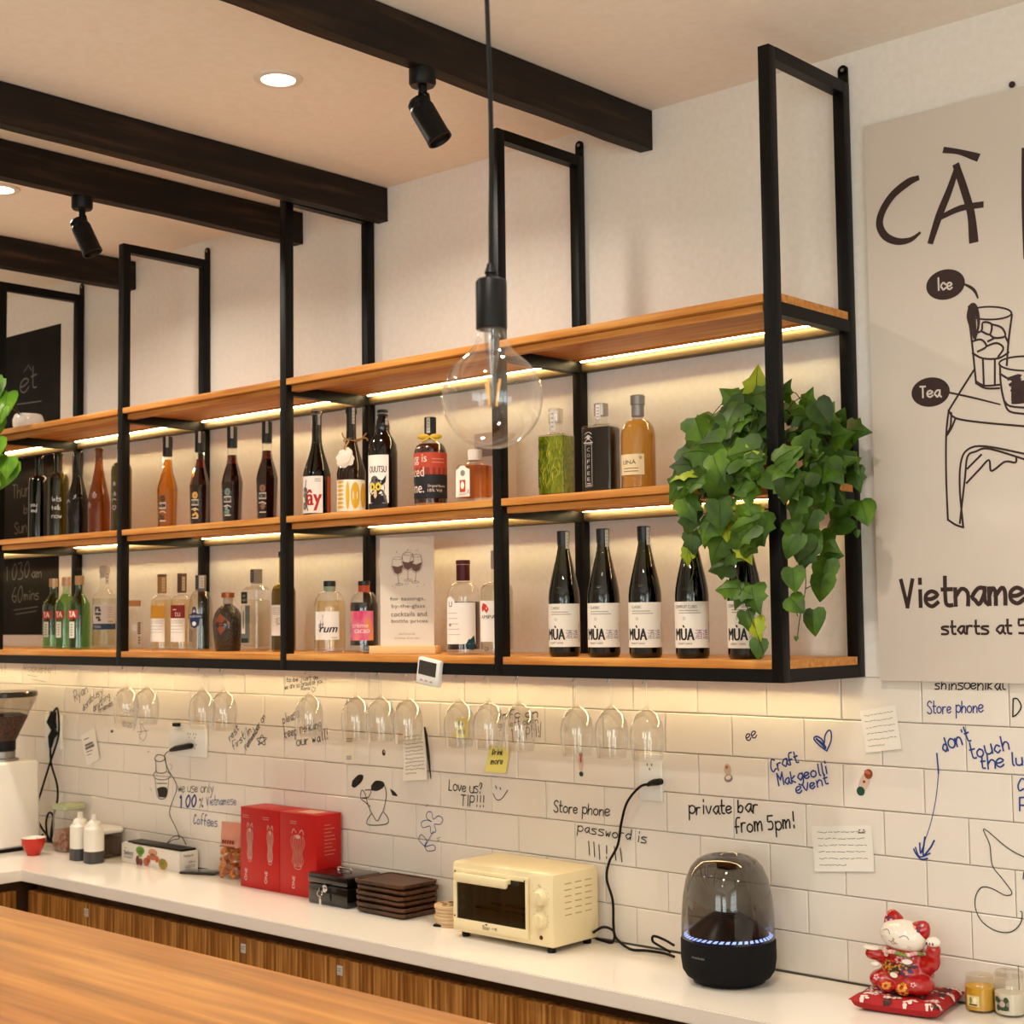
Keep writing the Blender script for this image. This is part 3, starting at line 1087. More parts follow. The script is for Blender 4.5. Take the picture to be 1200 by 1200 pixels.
# ---- round shouldered dark red rum
t = bottle('spirit_bottle', 'round shouldered bottle of dark red spirit with a yellow bow at its neck', 505, -.21, Z)
P_ = prof(.0455, .205, .0145, .150, .187, 'round', False)
gpart(t, P_, GLASS)
gpart(t, fill(P_, .178, z0=.016), mat('dark_cherry_liquid', '#320a05', rough=.06, coat=.3), 'liquid')
cap(t, .200, .252, .0165, CAPBLACK, 'capsule'); strip(t, .0167, .208, .25, -.25, .010)
b = MB(); s = cylsurf(.0458)
patch(b, s, -.075, .064, .092, .152, MAT('#b5442c')); patch(b, s, -.075, .064, .028, .0925, MAT('#1c1a20'))
for q in range(12):
    patch(b, s, -.075, .064, .0925 + q * .0016, .0933 + q * .0016, MAT('#57272a'), .0007 , 8)
lt = MAT('#e7d3c6')
text(b, s, 'gg is', (-.030, .133), .028, lt, .048); text(b, s, 'iced', (-.036, .100), .026, lt, .044); text(b, s, 'ine.', (-.034, .056), .026, lt, .040)
text(b, s, 'Original flavour', (.022, .060), .009, lt, .052); text(b, s, '18% Vol', (.016, .049), .008, lt, .040)
for q in range(2): patch(b, s, .008, .045, .133 - q * .009, .1355 - q * .009, MAT('#d08a74'), .0008, 4)
b.build('front_label', t)
b = MB(); yb = MAT('#c9a436', .6)
b.tube([(.0175 * cos(a), .0175 * sin(a), .196) for a in [2 * pi * k / 14 for k in range(15)]], .0035, yb, 6)
for sx in (-1, 1):
    b.ell((sx * .017, -.022, .197), (.017, .006, .008), yb, 14, 8)
    b.tube(smooth_line([(0, -.022, .196), (sx * .014, -.026, .186), (sx * .024, -.024, .184)], 4), [.003] * 9, yb, 6)
b.build('ribbon_bow', t)

# ---- square amber bottle and the carton behind it
t = bottle('spirit_bottle', 'square bottle of orange amber spirit with a white label, beside the third post', 557, -.23, Z, rz=.1)
b = MB(); b.rprism(.088, .060, .010, 0, .108, GLASS, bev=.006); b.lathe([(.030, .108), (.0155, .116), (.0150, .128)], GLASS); b.build('glass_body', t)
b = MB(); b.rprism(.081, .053, .008, .020, .104, liquid('orange_spirit', '#f0b870'), bev=.004); b.build('liquid', t)
cap(t, .118, .146, .019, mat('pearl_cap', '#d8cfc4', rough=.35), 'stopper')
b = MB(); s = flat(-.0303)
patch(b, s, -.040, .006, .022, .094, WHITELAB, .0004, 2); shape(b, s, [(-.036, .094), (-.030, .098), (-.026, .103), (-.010, .103), (-.006, .098), (.002, .094)], WHITELAB, .0004)
patch(b, s, -.027, -.008, .034, .066, MAT('#b8402a'), .0008, 2); disc(b, s, -.017, .084, .008, .008, MAT('#8d8378'), .0008); disc(b, s, -.018, .052, .006, .010, WHITELAB, .001)
for q in range(3): patch(b, s, -.030, -.004, .026 + q * .0022, .0268 + q * .0022, GREYINK, .0008, 2)
text(b, s, 'XI', (.001, .035), .012, MAT('#45506e'), .008)
b.build('front_label', t)
t = thing('carton', 'tall pale beige gift carton standing behind the post next to the amber bottle', 'box', place(581, -.09, Z + .0004))
b = MB(); b.box(-.041, .041, -.04, .04, 0, .205, MAT('#cdbfb0', .7), bev=.001); b.build('box_body', t)
b = MB(); b.box(-.030, .030, -.0405, -.0401, .14, .17, MAT('#8c8078', .7)); b.build('printed_band', t)

# ---- bright green square bottle
t = bottle('spirit_bottle', 'square bottle of bright green herbal spirit with a clear stopper', 652.5, -.22, Z, rz=.08)
b = MB(); b.rprism(.080, .052, .004, 0, .162, GLASS, bev=.003); b.lathe([(.026, .162), (.0165, .168), (.0155, .186), (.0155, .196)], GLASS); b.build('glass_body', t)
GREEN = noise_color(mat('green_herbal_liquid', rough=.12, coat=.3), '#4f6a14', '#b5b62c', scale=(1, 1, .55), freq=60, detail=5, mid='#8a9820', lo=.32, hi=.68, distort=2)
nt, bb = nodes_of(GREEN); bb.inputs['Transmission Weight'].default_value = .35; bb.inputs['IOR'].default_value = 1.2
b = MB(); b.rprism(.0765, .0485, .003, .012, .158, GREEN, bev=.002); b.build('liquid', t)
b = MB(); b.lathe([(0, .190), (.0165, .190), (.0185, .196), (.0185, .226), (.017, .228), (0, .228)], shell('stopper_glass', (.86, .84, .82), base=.12, top=.8), seg=24); b.build('stopper', t)
strip(t, .019, .172, .226, .15, .012)
b = MB(); s = flat(-.0263)
dg = MAT('#1f3014')
text(b, s, 'GREEN', (-.022, .132), .010, dg, .028); patch(b, s, -.034, -.012, .1225, .1235, dg, .0006, 2)
for q in range(9): patch(b, s, -.037, -.032, .030 + q * .008, .036 + q * .008, MAT('#33501b'), .0006, 2)
for q in range(24):
    x, z = R.uniform(-.03, .036), R.uniform(.02, .14)
    ribbon(b, s, smooth_line([(x, z), (x + R.uniform(-.006, .006), z + .012), (x + R.uniform(-.01, .01), z + .028)], 3), .0008, MAT('#d6d24e'))
b.build('front_print', t)

# ---- black square coffee liqueur
t = bottle('spirit_bottle', 'square clear bottle filled with black liqueur, white crest and vertical letters', 706, -.22, Z, rz=.1)
b = MB(); b.rprism(.086, .056, .008, 0, .172, GLASS, bev=.005); b.lathe([(.022, .172), (.0155, .176), (.0145, .200)], GLASS); b.build('glass_body', t)
b = MB(); b.rprism(.079, .049, .006, .012, .167, mat('black_liqueur', '#0a0504', rough=.06, coat=.5), bev=.004); b.build('liquid', t)
cap(t, .196, .226, .0175, mat('silver_stopper', '#b9b0a6', rough=.25, metal=.6), 'stopper'); strip(t, .0178, .186, .222, .1, .012, MAT('#d5ccc4'))
b = MB(); s = flat(-.0283); wp = MAT('#b5aea6')
for q, ch in enumerate('COFFEE'):
    text(b, s, ch, (-.020, .112 - q * .0145), .0085, wp, .008)
for x in (-.0295, -.0110): patch(b, s, x, x + .0012, .022, .124, wp, .0006, 2)
for z in (.021, .124): patch(b, s, -.0295, -.0098, z, z + .0012, wp, .0006, 2)
for q in range(3): ribbon(b, s, smooth_line([(-.030, .150 - q * .010), (-.020, .155 - q * .008), (-.010, .150 - q * .010)], 4), .0016, wp)
disc(b, s, -.020, .142, .005, .006, wp); patch(b, s, -.033, -.007, .127, .130, wp, .0006, 2)
for q in range(2): patch(b, s, -.026, -.014, .024 + q * .004, .0262 + q * .004, wp, .0006, 2)
b.build('front_print', t)

# ---- honey coloured round bottle
t = bottle('spirit_bottle', 'round shouldered bottle of honey coloured spirit with a grey stopper and cream label', 749, -.20, Z, rz=.55)
P_ = prof(.0425, .186, .0135, .135, .180, 'round', False)
gpart(t, P_, GLASS)
gpart(t, fill(P_, .178, z0=.014), mat('honey_liquid', '#dd9c42', rough=.12, trans=.4, ior=1.15), 'liquid')
b = MB(); b.lathe([(0, .186), (.0140, .186), (.0155, .188), (.0155, .214), (.0180, .215), (.0180, .236), (.0165, .238), (0, .238)], mat('grey_stopper', '#8b8985', rough=.35, metal=.5), seg=28); b.build('stopper', t)
b = MB(); s = cylsurf(.0428)
patch(b, s, -.050, .018, .042, .092, MAT('#e2cfa6')); text(b, s, 'LÍNÁ', (-.020, .074), .012, MAT('#4a3a25'), .036)
for q in range(2): patch(b, s, -.036, .004, .057 - q * .007, .059 - q * .007, MAT('#8a7650'), .0008, 4)
disc(b, s, .009, .083, .004, .004, MAT('#b7a077'))
b.build('front_label', t)

# ================================================================== LOWER SHELF
Z = S3
# ---- three pale green bottles with red TA labels
TAL = ['pale green bottle with a red TA label, behind the other two by the chalkboard', 'pale green bottle with a red TA label, middle of the three', 'pale green bottle with a red TA label, in front beside the vodka']
for k, (px, Y) in enumerate(((62, -.115), (77, -.17), (92.5, -.225))):
    t = bottle('spirit_bottle', TAL[k], px, Y, Z, 'green bottles with red labels', .6)
    P_ = prof(.038, .236, .0125, .150, .205, 'slope')
    gpart(t, P_, GREENG)
    gpart(t, fill(P_, .196, z0=.008), liquid('pale_green_liquid', '#d0e9c4'), 'liquid')
    cap(t, .224, .255, .0155, mat('pale_wood_cap', '#b98f66', rough=.6), 'cap')
    b = MB(); s = cylsurf(.0383)
    patch(b, s, -.034, .010, .108, .136, MAT('#b3301f')); text(b, s, 'TA', (-.010, .122), .020, MAT('#efe6da'), .026, bold=.0009)
    shape(b, s, [(-.018, .108), (-.004, .108), (-.011, .098)], MAT('#9b2b1e'), .0006)
    patch(b, s, -.022, .000, .040, .096, MAT('#d9dccb'))
    for q in range(5): patch(b, s, -.015, -.007, .048 + q * .009, .052 + q * .009, GREYINK, .0008, 2)
    b.build('front_label', t)
    if k < 2: strip(t, .0158, .218, .254, .5, .008)
# ---- vodka
t = bottle('spirit_bottle', 'clear vodka bottle with a grey crest label and navy band, beside the second post', 122, -.17, Z, rz=1.0)
p = [(0, .001), (.038, 0), (.040, .004), (.040, .178), (.0395, .181), (.036, .188), (.022, .204), (.0165, .212), (.0150, .222), (.0150, .255), (0, .255)]
gpart(t, p, GLASS); gpart(t, fill(p[:-2] + [(.014, .3)], .176, z0=.014), liquid('clear_spirit', '#f7f4ea'), 'liquid')
b = MB(); b.lathe([(0, .246), (.0165, .246), (.0165, .262), (.019, .266), (.019, .284), (.017, .288), (0, .288)], mat('frosted_cap', '#c8bfae', rough=.3, trans=.3), seg=24); b.build('stopper', t)
strip(t, .0168, .225, .285, .5, .012)
b = MB(); s = cylsurf(.0403)
patch(b, s, -.048, .048, .088, .155, MAT('#c9c4c2')); patch(b, s, -.048, .048, .068, .088, MAT('#2b3f5e')); text(b, s, 'VODKA', (-.026, .078), .009, MAT('#b8c0cc'), .030)
for q in range(16):
    a = q * .9; disc(b, s, -.024 + .009 * cos(a), .122 + .022 * sin(a * .7), .004, .005, MAT('#4d4a4c'), .0008)
for q in range(5): patch(b, s, .010, .034, .110 + q * .008, .1115 + q * .008, GREYINK, .0008, 3)
patch(b, s, .012, .032, .093, .098, MAT('#b79a62'), .0008, 3)
b.build('front_label', t)
# ---- small corked jar
t = bottle('spice_jar', 'small clear jar with a cork lid beside the second shelf post', 157, -.17, Z)
P_ = [(0, .001), (.026, 0), (.028, .003), (.028, .112), (.022, .130), (.0195, .136), (.0195, .15), (0, .15)]
gpart(t, P_, GLASS); cap(t, .146, .166, .0215, CORK, 'cork_lid')
b = MB(); s = cylsurf(.0283, .9)
for q in range(6): patch(b, s, -.006, .006, .052 + q * .007, .057 + q * .007, MAT('#7d5a30'), .0006, 3)
for q in range(3): patch(b, s, -.003, .004, .020 + q * .009, .025 + q * .009, MAT('#7d5a30'), .0006, 3)
b.build('printed_tag', t)
# ---- three gins
GIN = [(189.5, 'clear gin bottle with a yellow square above white on its label', '#d99a2e', '#a9793f', .0425), (213, 'clear gin bottle with a dark red square above white on its label', '#8e2119', '#5a4038', .0425)]
for px, lab, c1, cc, rb in GIN:
    t = bottle('spirit_bottle', lab, px, -.19, Z, 'gin bottles with two tone labels', .88)
    P_ = prof(.0355, .200, .0125, .150, .180, 'round', False)
    gpart(t, P_, GLASS); gpart(t, fill(P_, .165, z0=.012), liquid('pale_gin', '#fdf3da'), 'liquid')
    cap(t, .186, .240, .0148, MAT(cc), 'capsule'); cap(t, .240, .249, .0152, WALNUT, 'cap_top')
    strip(t, .0150, .192, .238, .4, .010, MAT('#c3a67c'))
    b = MB(); s = cylsurf(.0358)
    patch(b, s, -.046, .012, .104, .146, MAT(c1)); patch(b, s, -.046, .012, .028, .104, WHITELAB)
    if px > 200:
        text(b, s, 'tu', (-.012, .117), .015, MAT('#e6d6c8'), .018); patch(b, s, -.03, -.016, .130, .133, MAT('#e6d6c8'), .0008, 2)
    for q in range(4): patch(b, s, -.040, .004, .058 + q * .010, .0592 + q * .010, GREYINK, .0008, 4)
    patch(b, s, -.040, .006, .094, .0955, MAT('#6f9aa0'), .0008, 4)
    b.build('front_label', t)
t = bottle('spirit_bottle', 'clear gin bottle with a blue emblem printed on the glass', 235, -.20, Z, rz=.77)
P_ = prof(.0395, .205, .0135, .130, .190, 'round', False)
gpart(t, P_, GLASS); gpart(t, fill(P_, .18, z0=.012), liquid('clear_spirit', '#f7f4ea'), 'liquid')
cap(t, .192, .240, .0172, mat('pewter_capsule', '#6f6a66', rough=.4, metal=.3), 'capsule'); strip(t, .0175, .198, .238, .35, .016, MAT('#cfc6ba')); strip(t, .0175, .198, .238, -.6, .008, MAT('#2c3038'))
b = MB(); s = cylsurf(.0398); nb = MAT('#1f2f55')
disc(b, s, -.014, .098, .017, .026, nb); patch(b, s, -.036, .012, .102, .116, nb, .0009, 6); text(b, s, 'BLUE GIN', (-.012, .109), .007, MAT('#d5d6d8'), .040, .0013)
disc(b, s, -.014, .130, .007, .010, nb); shape(b, s, [(-.018, .122), (-.010, .122), (-.014, .134)], MAT('#dcd8d0'), .0012); disc(b, s, -.014, .086, .007, .007, MAT('#dcd8d0'), .0012)
for q in range(6): ribbon(b, s, smooth_line([(-.034, .070 - q * .006), (-.026, .066 - q * .007), (-.020, .058 - q * .005)], 3), .0024, MAT('#4a4f68'))
patch(b, s, .018, .028, .022, .165, MAT('#1c1512'), .0006, 4)
b.build('front_print', t)
# ---- dark hammered bottle
t = bottle('spirit_bottle', 'squat dark brown textured bottle with a copper cap and copper diamond label', 267, -.20, Z)
p = [(0, .001), (.0375, 0), (.039, .003), (.044, .045), (.047, .080), (.046, .098), (.040, .118), (.030, .133), (.020, .141), (.0155, .145), (.0150, .162), (0, .162)]
bm = bmesh.new(); mm = MB(); mm.lathe(p, DARKGLASS, seg=96)
HAM = mat('hammered_dark_glass', '#241608', rough=.10, coat=.6)
nt, bb = nodes_of(HAM)
vo = nt.nodes.new('ShaderNodeTexVoronoi'); vo.inputs['Scale'].default_value = 190; tc = nt.nodes.new('ShaderNodeTexCoord'); bp = nt.nodes.new('ShaderNodeBump'); bp.inputs['Strength'].default_value = .9; bp.inputs['Distance'].default_value = .003
nt.links.new(tc.outputs['Object'], vo.inputs['Vector']); nt.links.new(vo.outputs['Distance'], bp.inputs['Height']); nt.links.new(bp.outputs[0], bb.inputs['Normal'])
gpart(t, p, HAM, seg=48)
cap(t, .145, .166, .0155, mat('pale_collar', '#b9a491', rough=.5), 'collar'); cap(t, .166, .182, .0205, mat('copper_cap', '#9c5a36', rough=.35, metal=.7), 'cap')
b = MB(); s = lambda u, z, l: Vector(((.047 + l) * sin(u / .047), -(.047 + l) * cos(u / .047), z))
shape(b, s, [(-.014, .118), (.016, .088), (-.012, .050), (-.040, .088)], mat('copper_label', '#8a4a30', rough=.4, metal=.4), .0012)
patch(b, s, -.030, .002, .086, .089, MAT('#4a2318'), .002, 3); patch(b, s, -.024, -.002, .078, .081, MAT('#4a2318'), .002, 3)
b.build('diamond_label', t)
# ---- clear square bottle
t = bottle('spirit_bottle', 'clear flat sided bottle with dark green labels and a patterned capsule', 300.5, -.18, Z, rz=.0)
b = MB(); b.rprism(.078, .060, .012, 0, .198, GLASS, bev=.010); b.lathe([(.022, .198), (.0165, .203), (.0160, .210)], GLASS); b.build('glass_body', t)
b = MB(); b.rprism(.072, .054, .010, .014, .158, liquid('clear_spirit', '#f7f4ea'), bev=.004); b.build('liquid', t)
cap(t, .208, .252, .0180, MAT('#8f8577'), 'capsule'); strip(t, .0183, .212, .250, -.1, .020, MAT('#4c4843'))
b = MB(); s = flat(-.0304)
patch(b, s, -.036, -.006, .146, .182, MAT('#1c2a26'), .0004, 2); text(b, s, 'DRY', (-.021, .170), .006, MAT('#b9b6a8'), .014); text(b, s, 'TRIỆU', (-.021, .157), .010, MAT('#b9b6a8'), .024)
patch(b, s, -.036, .006, .026, .140, MAT('#5d625f'), .0004, 2); patch(b, s, -.034, -.016, .054, .142, MAT('#d3cdb9'), .0007, 2)
disc(b, s, -.024, .098, .005, .030, MAT('#857f6c'), .001); patch(b, s, -.034, -.002, .026, .040, MAT('#1f2624'), .0008, 2)
b.build('front_label', t)
# ---- olive wine behind the post
t = bottle('wine_bottle', 'olive green wine bottle with a white label, half hidden by the third shelf post', 332.5, -.17, Z)
P_ = prof(.0365, .300, .0145, .175, .205, 'round')
gpart(t, P_, shell('yellow_olive_glass', lin('#cdc450')[:3], base=.05, top=.6)); gpart(t, fill(P_, .19), liquid('olive_wine', '#cfc75c'), 'liquid')
b = MB(); s = cylsurf(.0368)
patch(b, s, -.045, .03, .048, .140, WHITELAB); text(b, s, 'vin', (-.012, .090), .020, GREYINK, .022, rot=pi / 2)
for q in range(4): patch(b, s, -.032, .004, .112 + q * .006, .1135 + q * .006, GREYINK, .0008, 3)
b.build('front_label', t)
cap(t, .285, .302, .0165, CAPBLACK, 'capsule')
# ---- rum
t = bottle('spirit_bottle', 'round shouldered clear rum bottle with a black cap and white label', 386.5, -.225, Z, rz=1.0)
P_ = prof(.0445, .190, .0150, .128, .178, 'round', False)
gpart(t, P_, GLASS); gpart(t, fill(P_, .15, z0=.014), liquid('pale_gin', '#fdf3da'), 'liquid')
cap(t, .176, .190, .0170, mat('mint_collar', '#93a08a', rough=.5), 'collar'); cap(t, .190, .206, .0178, CAPBLACK, 'cap')
b = MB(); s = cylsurf(.0448)
patch(b, s, -.056, .022, .038, .118, WHITELAB); hand(b, s, 'ght', (-.040, .072), (-.022, .072), .018, INK, .0014); text(b, s, 'rum', (-.010, .066), .015, INK, .050, italic=.35, bold=.0006)
hand(b, s, 'y', (-.030, .100), (-.022, .100), .014, GREYINK, .001); patch(b, s, -.002, .016, .043, .0445, GREYINK, .0008, 3)
b.build('front_label', t)
# ---- pink label liqueur
t = bottle('spirit_bottle', 'dark liqueur in a round shouldered bottle with a pink and orange label', 427, -.225, Z, rz=.96)
P_ = prof(.0405, .190, .0150, .125, .172, 'round', False)
gpart(t, P_, GLASS); gpart(t, fill(P_, .142, z0=.022), mat('cacao_liqueur', '#0b0504', rough=.07, coat=.3), 'liquid')
cap(t, .172, .190, .0162, MAT('#b8492f'), 'collar'); cap(t, .190, .202, .0172, CAPBLACK, 'cap')
PINK = noise_color(mat('pink_orange_print', rough=.6), '#c9365e', '#d98a3a', scale=(14, 14, 6), freq=1.6, detail=2, mid='#cf6b86', lo=.35, hi=.62)
b = MB(); s = cylsurf(.0408)
patch(b, s, -.050, .022, .036, .118, PINK); text(b, s, 'crème', (-.018, .078), .013, MAT('#ecd0c4'), .048); text(b, s, 'cacao', (-.012, .062), .010, MAT('#f0e2da'), .044)
b.build('front_label', t)
# ---- printed card in its wooden block
sx = place(477.5, -.235, Z + .0004)
t = thing('menu_card', 'cream card about tastings and bottle prices, printed with three wine glasses', 'sign', sx, .36)
b = MB(); b.box(-.081, .081, -.001, .001, .012, .318, MAT('#dccfbf', .8))
b.build('card', t)
b = MB(); s0_ = flat(-.0012); s = lambda u, z, l: s0_(u * .96, z * .94, l); bi = MAT('#6b4a42'); gi = MAT('#7d6c62')
for cx, cz, ll in ((-.028, .254, .2), (.004, .266, 0), (.030, .260, -.15)):
    for q in (0, 1):
        ribbon(b, s, smooth_line([(cx - .016, cz + .022), (cx - .019, cz), (cx - .012, cz - .020), (cx, cz - .026), (cx + .012, cz - .020), (cx + .019, cz), (cx + .015, cz + .024)], 4), .0011, bi)
    ribbon(b, s, smooth_line([(cx + .015 * cos(a), cz + .023 + .004 * sin(a)) for a in [2 * pi * k / 10 for k in range(11)]], 2), .0009, bi)
    shape(b, s, [(cx - .018, cz + .002), (cx - .011, cz - .018), (cx, cz - .024), (cx + .011, cz - .018), (cx + .018, cz + .004), (cx, cz - .002)], bi)
    ribbon(b, s, [(cx, cz - .026), (cx + ll * .02, cz - .052)], .0013, bi)
    ribbon(b, s, smooth_line([(cx + ll * .02 + .012 * cos(a), cz - .053 + .003 * sin(a)) for a in [2 * pi * k / 10 for k in range(11)]], 2), .001, bi)
for q in range(14):
    x, z = R.uniform(-.055, .055), R.choice((R.uniform(.285, .30), R.uniform(.19, .20)))
    ribbon(b, s, [(x, z), (x + .003, z + .004)], .0009, gi)
b.build('drawing', t); b = MB()
for q, (tx, w) in enumerate((('for tastings,', .110), ('by-the-glass', .104), ('cocktails and', .112), ('bottle prices', .114))):
    text(b, s, tx, (.002 + .002 * q, .158 - q * .0215), .0135, MAT('#6b5e57'), w)
b.build('lettering', t); b = MB(); text(b, s, 'feel free to ask', (.0, .058), .0055, MAT('#a4937f'), .052); text(b, s, 'a member of our team', (.0, .046), .0055, MAT('#a4937f'), .078)
b.build('small_print', t)
b = MB(); b.box(-.108, .092, -.018, -.0016, 0, .022, MAT('#e0bd86', .6), bev=.001); b.box(-.108, .092, .0016, .020, 0, .022, MAT('#d2a468', .6), bev=.001); b.box(-.108, .092, -.0016, .0016, 0, .012, MAT('#d2a468', .6)); b.build('wooden_block', t)
# ---- spirit with a burgundy capsule
t = bottle('spirit_bottle', 'bottle with a burgundy capsule and amber spirit, white label with a teal leaf', 543.5, -.23, Z, rz=.83)
P_ = prof(.0445, .206, .0150, .150, .190, 'round', False)
gpart(t, P_, GLASS); gpart(t, fill(P_, .138, z0=.014), liquid('brown_spirit', '#8f4c16'), 'liquid')
cap(t, .194, .236, .0180, MAT('#4e0f12', .45), 'capsule'); cap(t, .237, .248, .0190, MAT('#571216', .45), 'capsule_top'); cap(t, .2355, .2375, .0176, MAT('#c9a89a'), 'capsule_ring')
b = MB(); s = cylsurf(.0449)
patch(b, s, -.058, .032, .028, .136, WHITELAB); disc(b, s, -.042, .136, .016, .016, WHITELAB, .0005); text(b, s, 'U', (-.040, .132), .014, MAT('#5d4a2c'), .012)
disc(b, s, -.042, .078, .004, .004, GREYINK)
for q in range(5): patch(b, s, -.050, -.020 + .002 * q, .108 - q * .014, .1095 - q * .014, MAT('#b3a48c'), .0008, 3)
shape(b, s, [(.002, .026), (.010, .040), (.026, .050), (.030, .030), (.024, .012), (.012, .014)], MAT('#17404a'), .0008)
b.build('front_label', t)
# ---- white label bottle at the post
t = bottle('spirit_bottle', 'clear bottle whose white label has a red blot, half hidden by the fourth post', 583, -.21, Z)
P_ = prof(.0430, .235, .0135, .165, .190, 'round', False)
gpart(t, P_, GLASS); gpart(t, fill(P_, .18, z0=.014), liquid('clear_spirit', '#f7f4ea'), 'liquid')
cap(t, .222, .270, .0150, MAT('#a99e90'), 'capsule')
b = MB(); s = cylsurf(.0433)
patch(b, s, -.060, .020, .034, .140, MAT('#eee9e2')); text(b, s, 'MPA', (-.018, .098), .009, INK, .034); text(b, s, 'A', (-.042, .098), .009, MAT('#b32626'), .010)
shape(b, s, [(-.044, .112), (-.026, .108), (-.020, .118), (-.028, .130), (-.040, .134), (-.046, .124)], MAT('#c8322a'), .0008); text(b, s, 'CA', (-.028, .016), .012, INK, .014)
b.build('front_label', t)

# ---- five sake bottles
MUAG = shell('sake_bottle_glass', lin('#66662a')[:3], base=.05, top=.65, power=3)
SAKE = ['dark green sake bottle on the lower shelf, next to the fourth post', 'dark green sake bottle in front of the rear post, second of the row', 'dark green sake bottle with a red topped neck sticker, third of the row',
        'dark green sake bottle with purple characters on its label, below the ivy', 'dark green sake bottle partly covered by hanging ivy leaves']
MS = MAT('#e6ddd0')
def sake(px, Y, k):
    t = bottle('sake_bottle', SAKE[k], px, Y, Z, 'dark green sake bottles', .70)
    P_ = prof(.0385, .298, .0125, .128, .268, 'burg', False)
    P_ = [(0, .001), (.034, 0), (.0375, .006), (.0385, .012), (.0385, .142), (.0368, .160), (.0318, .186), (.0248, .216), (.0180, .246), (.0142, .266), (.0136, .276), (.0136, .284), (0, .284)]
    gpart(t, P_, MUAG); gpart(t, fill(P_[:-1], .205), liquid('dark_sake', '#5a5a22'), 'liquid')
    cap(t, .272, .306, .0152, CAPBLACK, 'capsule', r1=.0160); strip(t, .0162, .262, .303, .62, .010, MAT('#b9b0a3'))
    b = MB(); s = cylsurf(.0387)
    patch(b, s, -.068, .050, .024, .128, MS, n=16)
    dk, gy = MAT('#231d1b'), MAT('#a39688')
    if k < 3:
        text(b, s, 'CLASSIC', (-.024, .1175), .0062, dk, .026)
    else:
        text(b, s, 'COMFRUIT CUBES', (-.020, .1165), .0068, dk, .056)
    for q in range(2): patch(b, s, -.036, .010 + .006 * q, .107 - q * .0055, .1090 - q * .0055, gy, .0008, 5)
    for a in range(8): disc(b, s, -.022 + .0028 * cos(a * pi / 4), .090 + .0028 * sin(a * pi / 4), .0009, .0009, gy)
    text(b, s, 'MÙA', (-.0235, .058), .034, dk, .048, bold=.0011)
    kc = MAT('#9a5a8a') if k == 3 else MAT('#8d7f88')
    text(b, s, '酒造', (.020, .0545), .022, kc, .034, rot=0)
    text(b, s, 'CRAFT SAKE', (-.022, .0335), .0042, dk, .036)
    patch(b, s, .0405, .0425, .036, .082, gy, .0008, 2)
    b.build('front_label', t)
    if k < 3:
        b = MB(); s = lambda u, z, l: Vector(((.0385 - .34 * max(0, z - .150) + l) * sin(-.35 + u / .03), -(.0385 - .34 * max(0, z - .150) + l) * cos(-.35 + u / .03), z))
        patch(b, s, -.008, .008, .196, .202, MAT('#a5232a'), .0012, 4); patch(b, s, -.008, .008, .182, .196, MAT('#cfc3b6'), .0012, 4); patch(b, s, -.008, .008, .168, .182, MAT('#a89272'), .0012, 4)
        disc(b, s, 0, .170, .006, .007, MAT('#d3c9ba'), .0015)
        b.build('neck_sticker', t)
for k, (px, Y) in enumerate(((662, -.27), (708.5, -.27), (757, -.27), (812, -.27), (874, -.27))):
    sake(px, Y, k)
# ================================================================== IVY
LEAFA = noise_color(mat('ivy_leaf', rough=.5, spec=.35), '#22360a', '#587a12', freq=14, mid='#39590c', lo=.3, hi=.72)
LEAFB = noise_color(mat('ivy_leaf_young', rough=.5, spec=.35), '#6d8a14', '#a8a81c', freq=14, lo=.3, hi=.7)
LEAFC = noise_color(mat('ivy_leaf_dark', rough=.5, spec=.35), '#1a2e0a', '#38560f', freq=14, lo=.3, hi=.7)
VEIN = MAT('#31480f')
for m_ in (LEAFA, LEAFB, LEAFC):
    nt_, bb_ = nodes_of(m_)
    bb_.inputs['Transmission Weight'].default_value = 0
    bb_.inputs['Subsurface Weight'].default_value = .0
LO = [(0, 0), (.20, -.12), (.40, -.06), (.46, .14), (.36, .34), (.44, .50), (.24, .62), (.12, .82), (0, 1.02)]
HE = [(0, .06), (.16, -.06), (.36, -.04), (.47, .16), (.45, .40), (.32, .64), (.14, .86), (0, 1.0)]
def leaf(mb, c, size, nrm, tipdir, m, kind=0, fold=.22, vein=True):
    """one leaf: tip along tipdir, face towards nrm, creased along its midrib and curled"""
    t = Vector(tipdir).normalized(); n = Vector(nrm); n = (n - t * n.dot(t)).normalized(); s = t.cross(n)
    O = LO if kind == 0 else HE
    vs, fs = [], []
    k = len(O)
    for side in (1, -1):
        base = len(vs)
        for (a, b) in O:
            z = -fold * a + .10 * sin(b * 3) - .18 * b * b
            vs.append(Vector(c) + (s * (side * a) + t * (b - .4) + n * z) * size)
        for q in range(6):
            pass
        mid = [Vector(c) + (t * (f - .4) + n * (.10 * sin(f * 3) - .18 * f * f)) * size for f in (.22, .5, .78)]
        m0 = len(vs); vs += mid
        ring = list(range(base, base + k))
        # fan from midrib points
        third = [ring[0:3], ring[2:6], ring[5:k]]
        order = []
        for q, seg in enumerate(third):
            for a, b in zip(seg, seg[1:]):
                f = (m0 + q, a, b)
                fs.append(f if side == 1 else f[::-1])
            if q < 2:
                f = (m0 + q, seg[-1], m0 + q + 1)
                fs.append(f if side == 1 else f[::-1])
        f = (m0, ring[0], ring[0])
    mb.add(vs, fs, m, False)
    if vein:
        vv = [Vector(c) + (t * (f - .4) + n * (.10 * sin(f * 3) - .18 * f * f + .012)) * size for f in (.02, .3, .6, .92)]
        mb.tube(vv, [size * .012, size * .012, size * .009, size * .004], VEIN, 4)


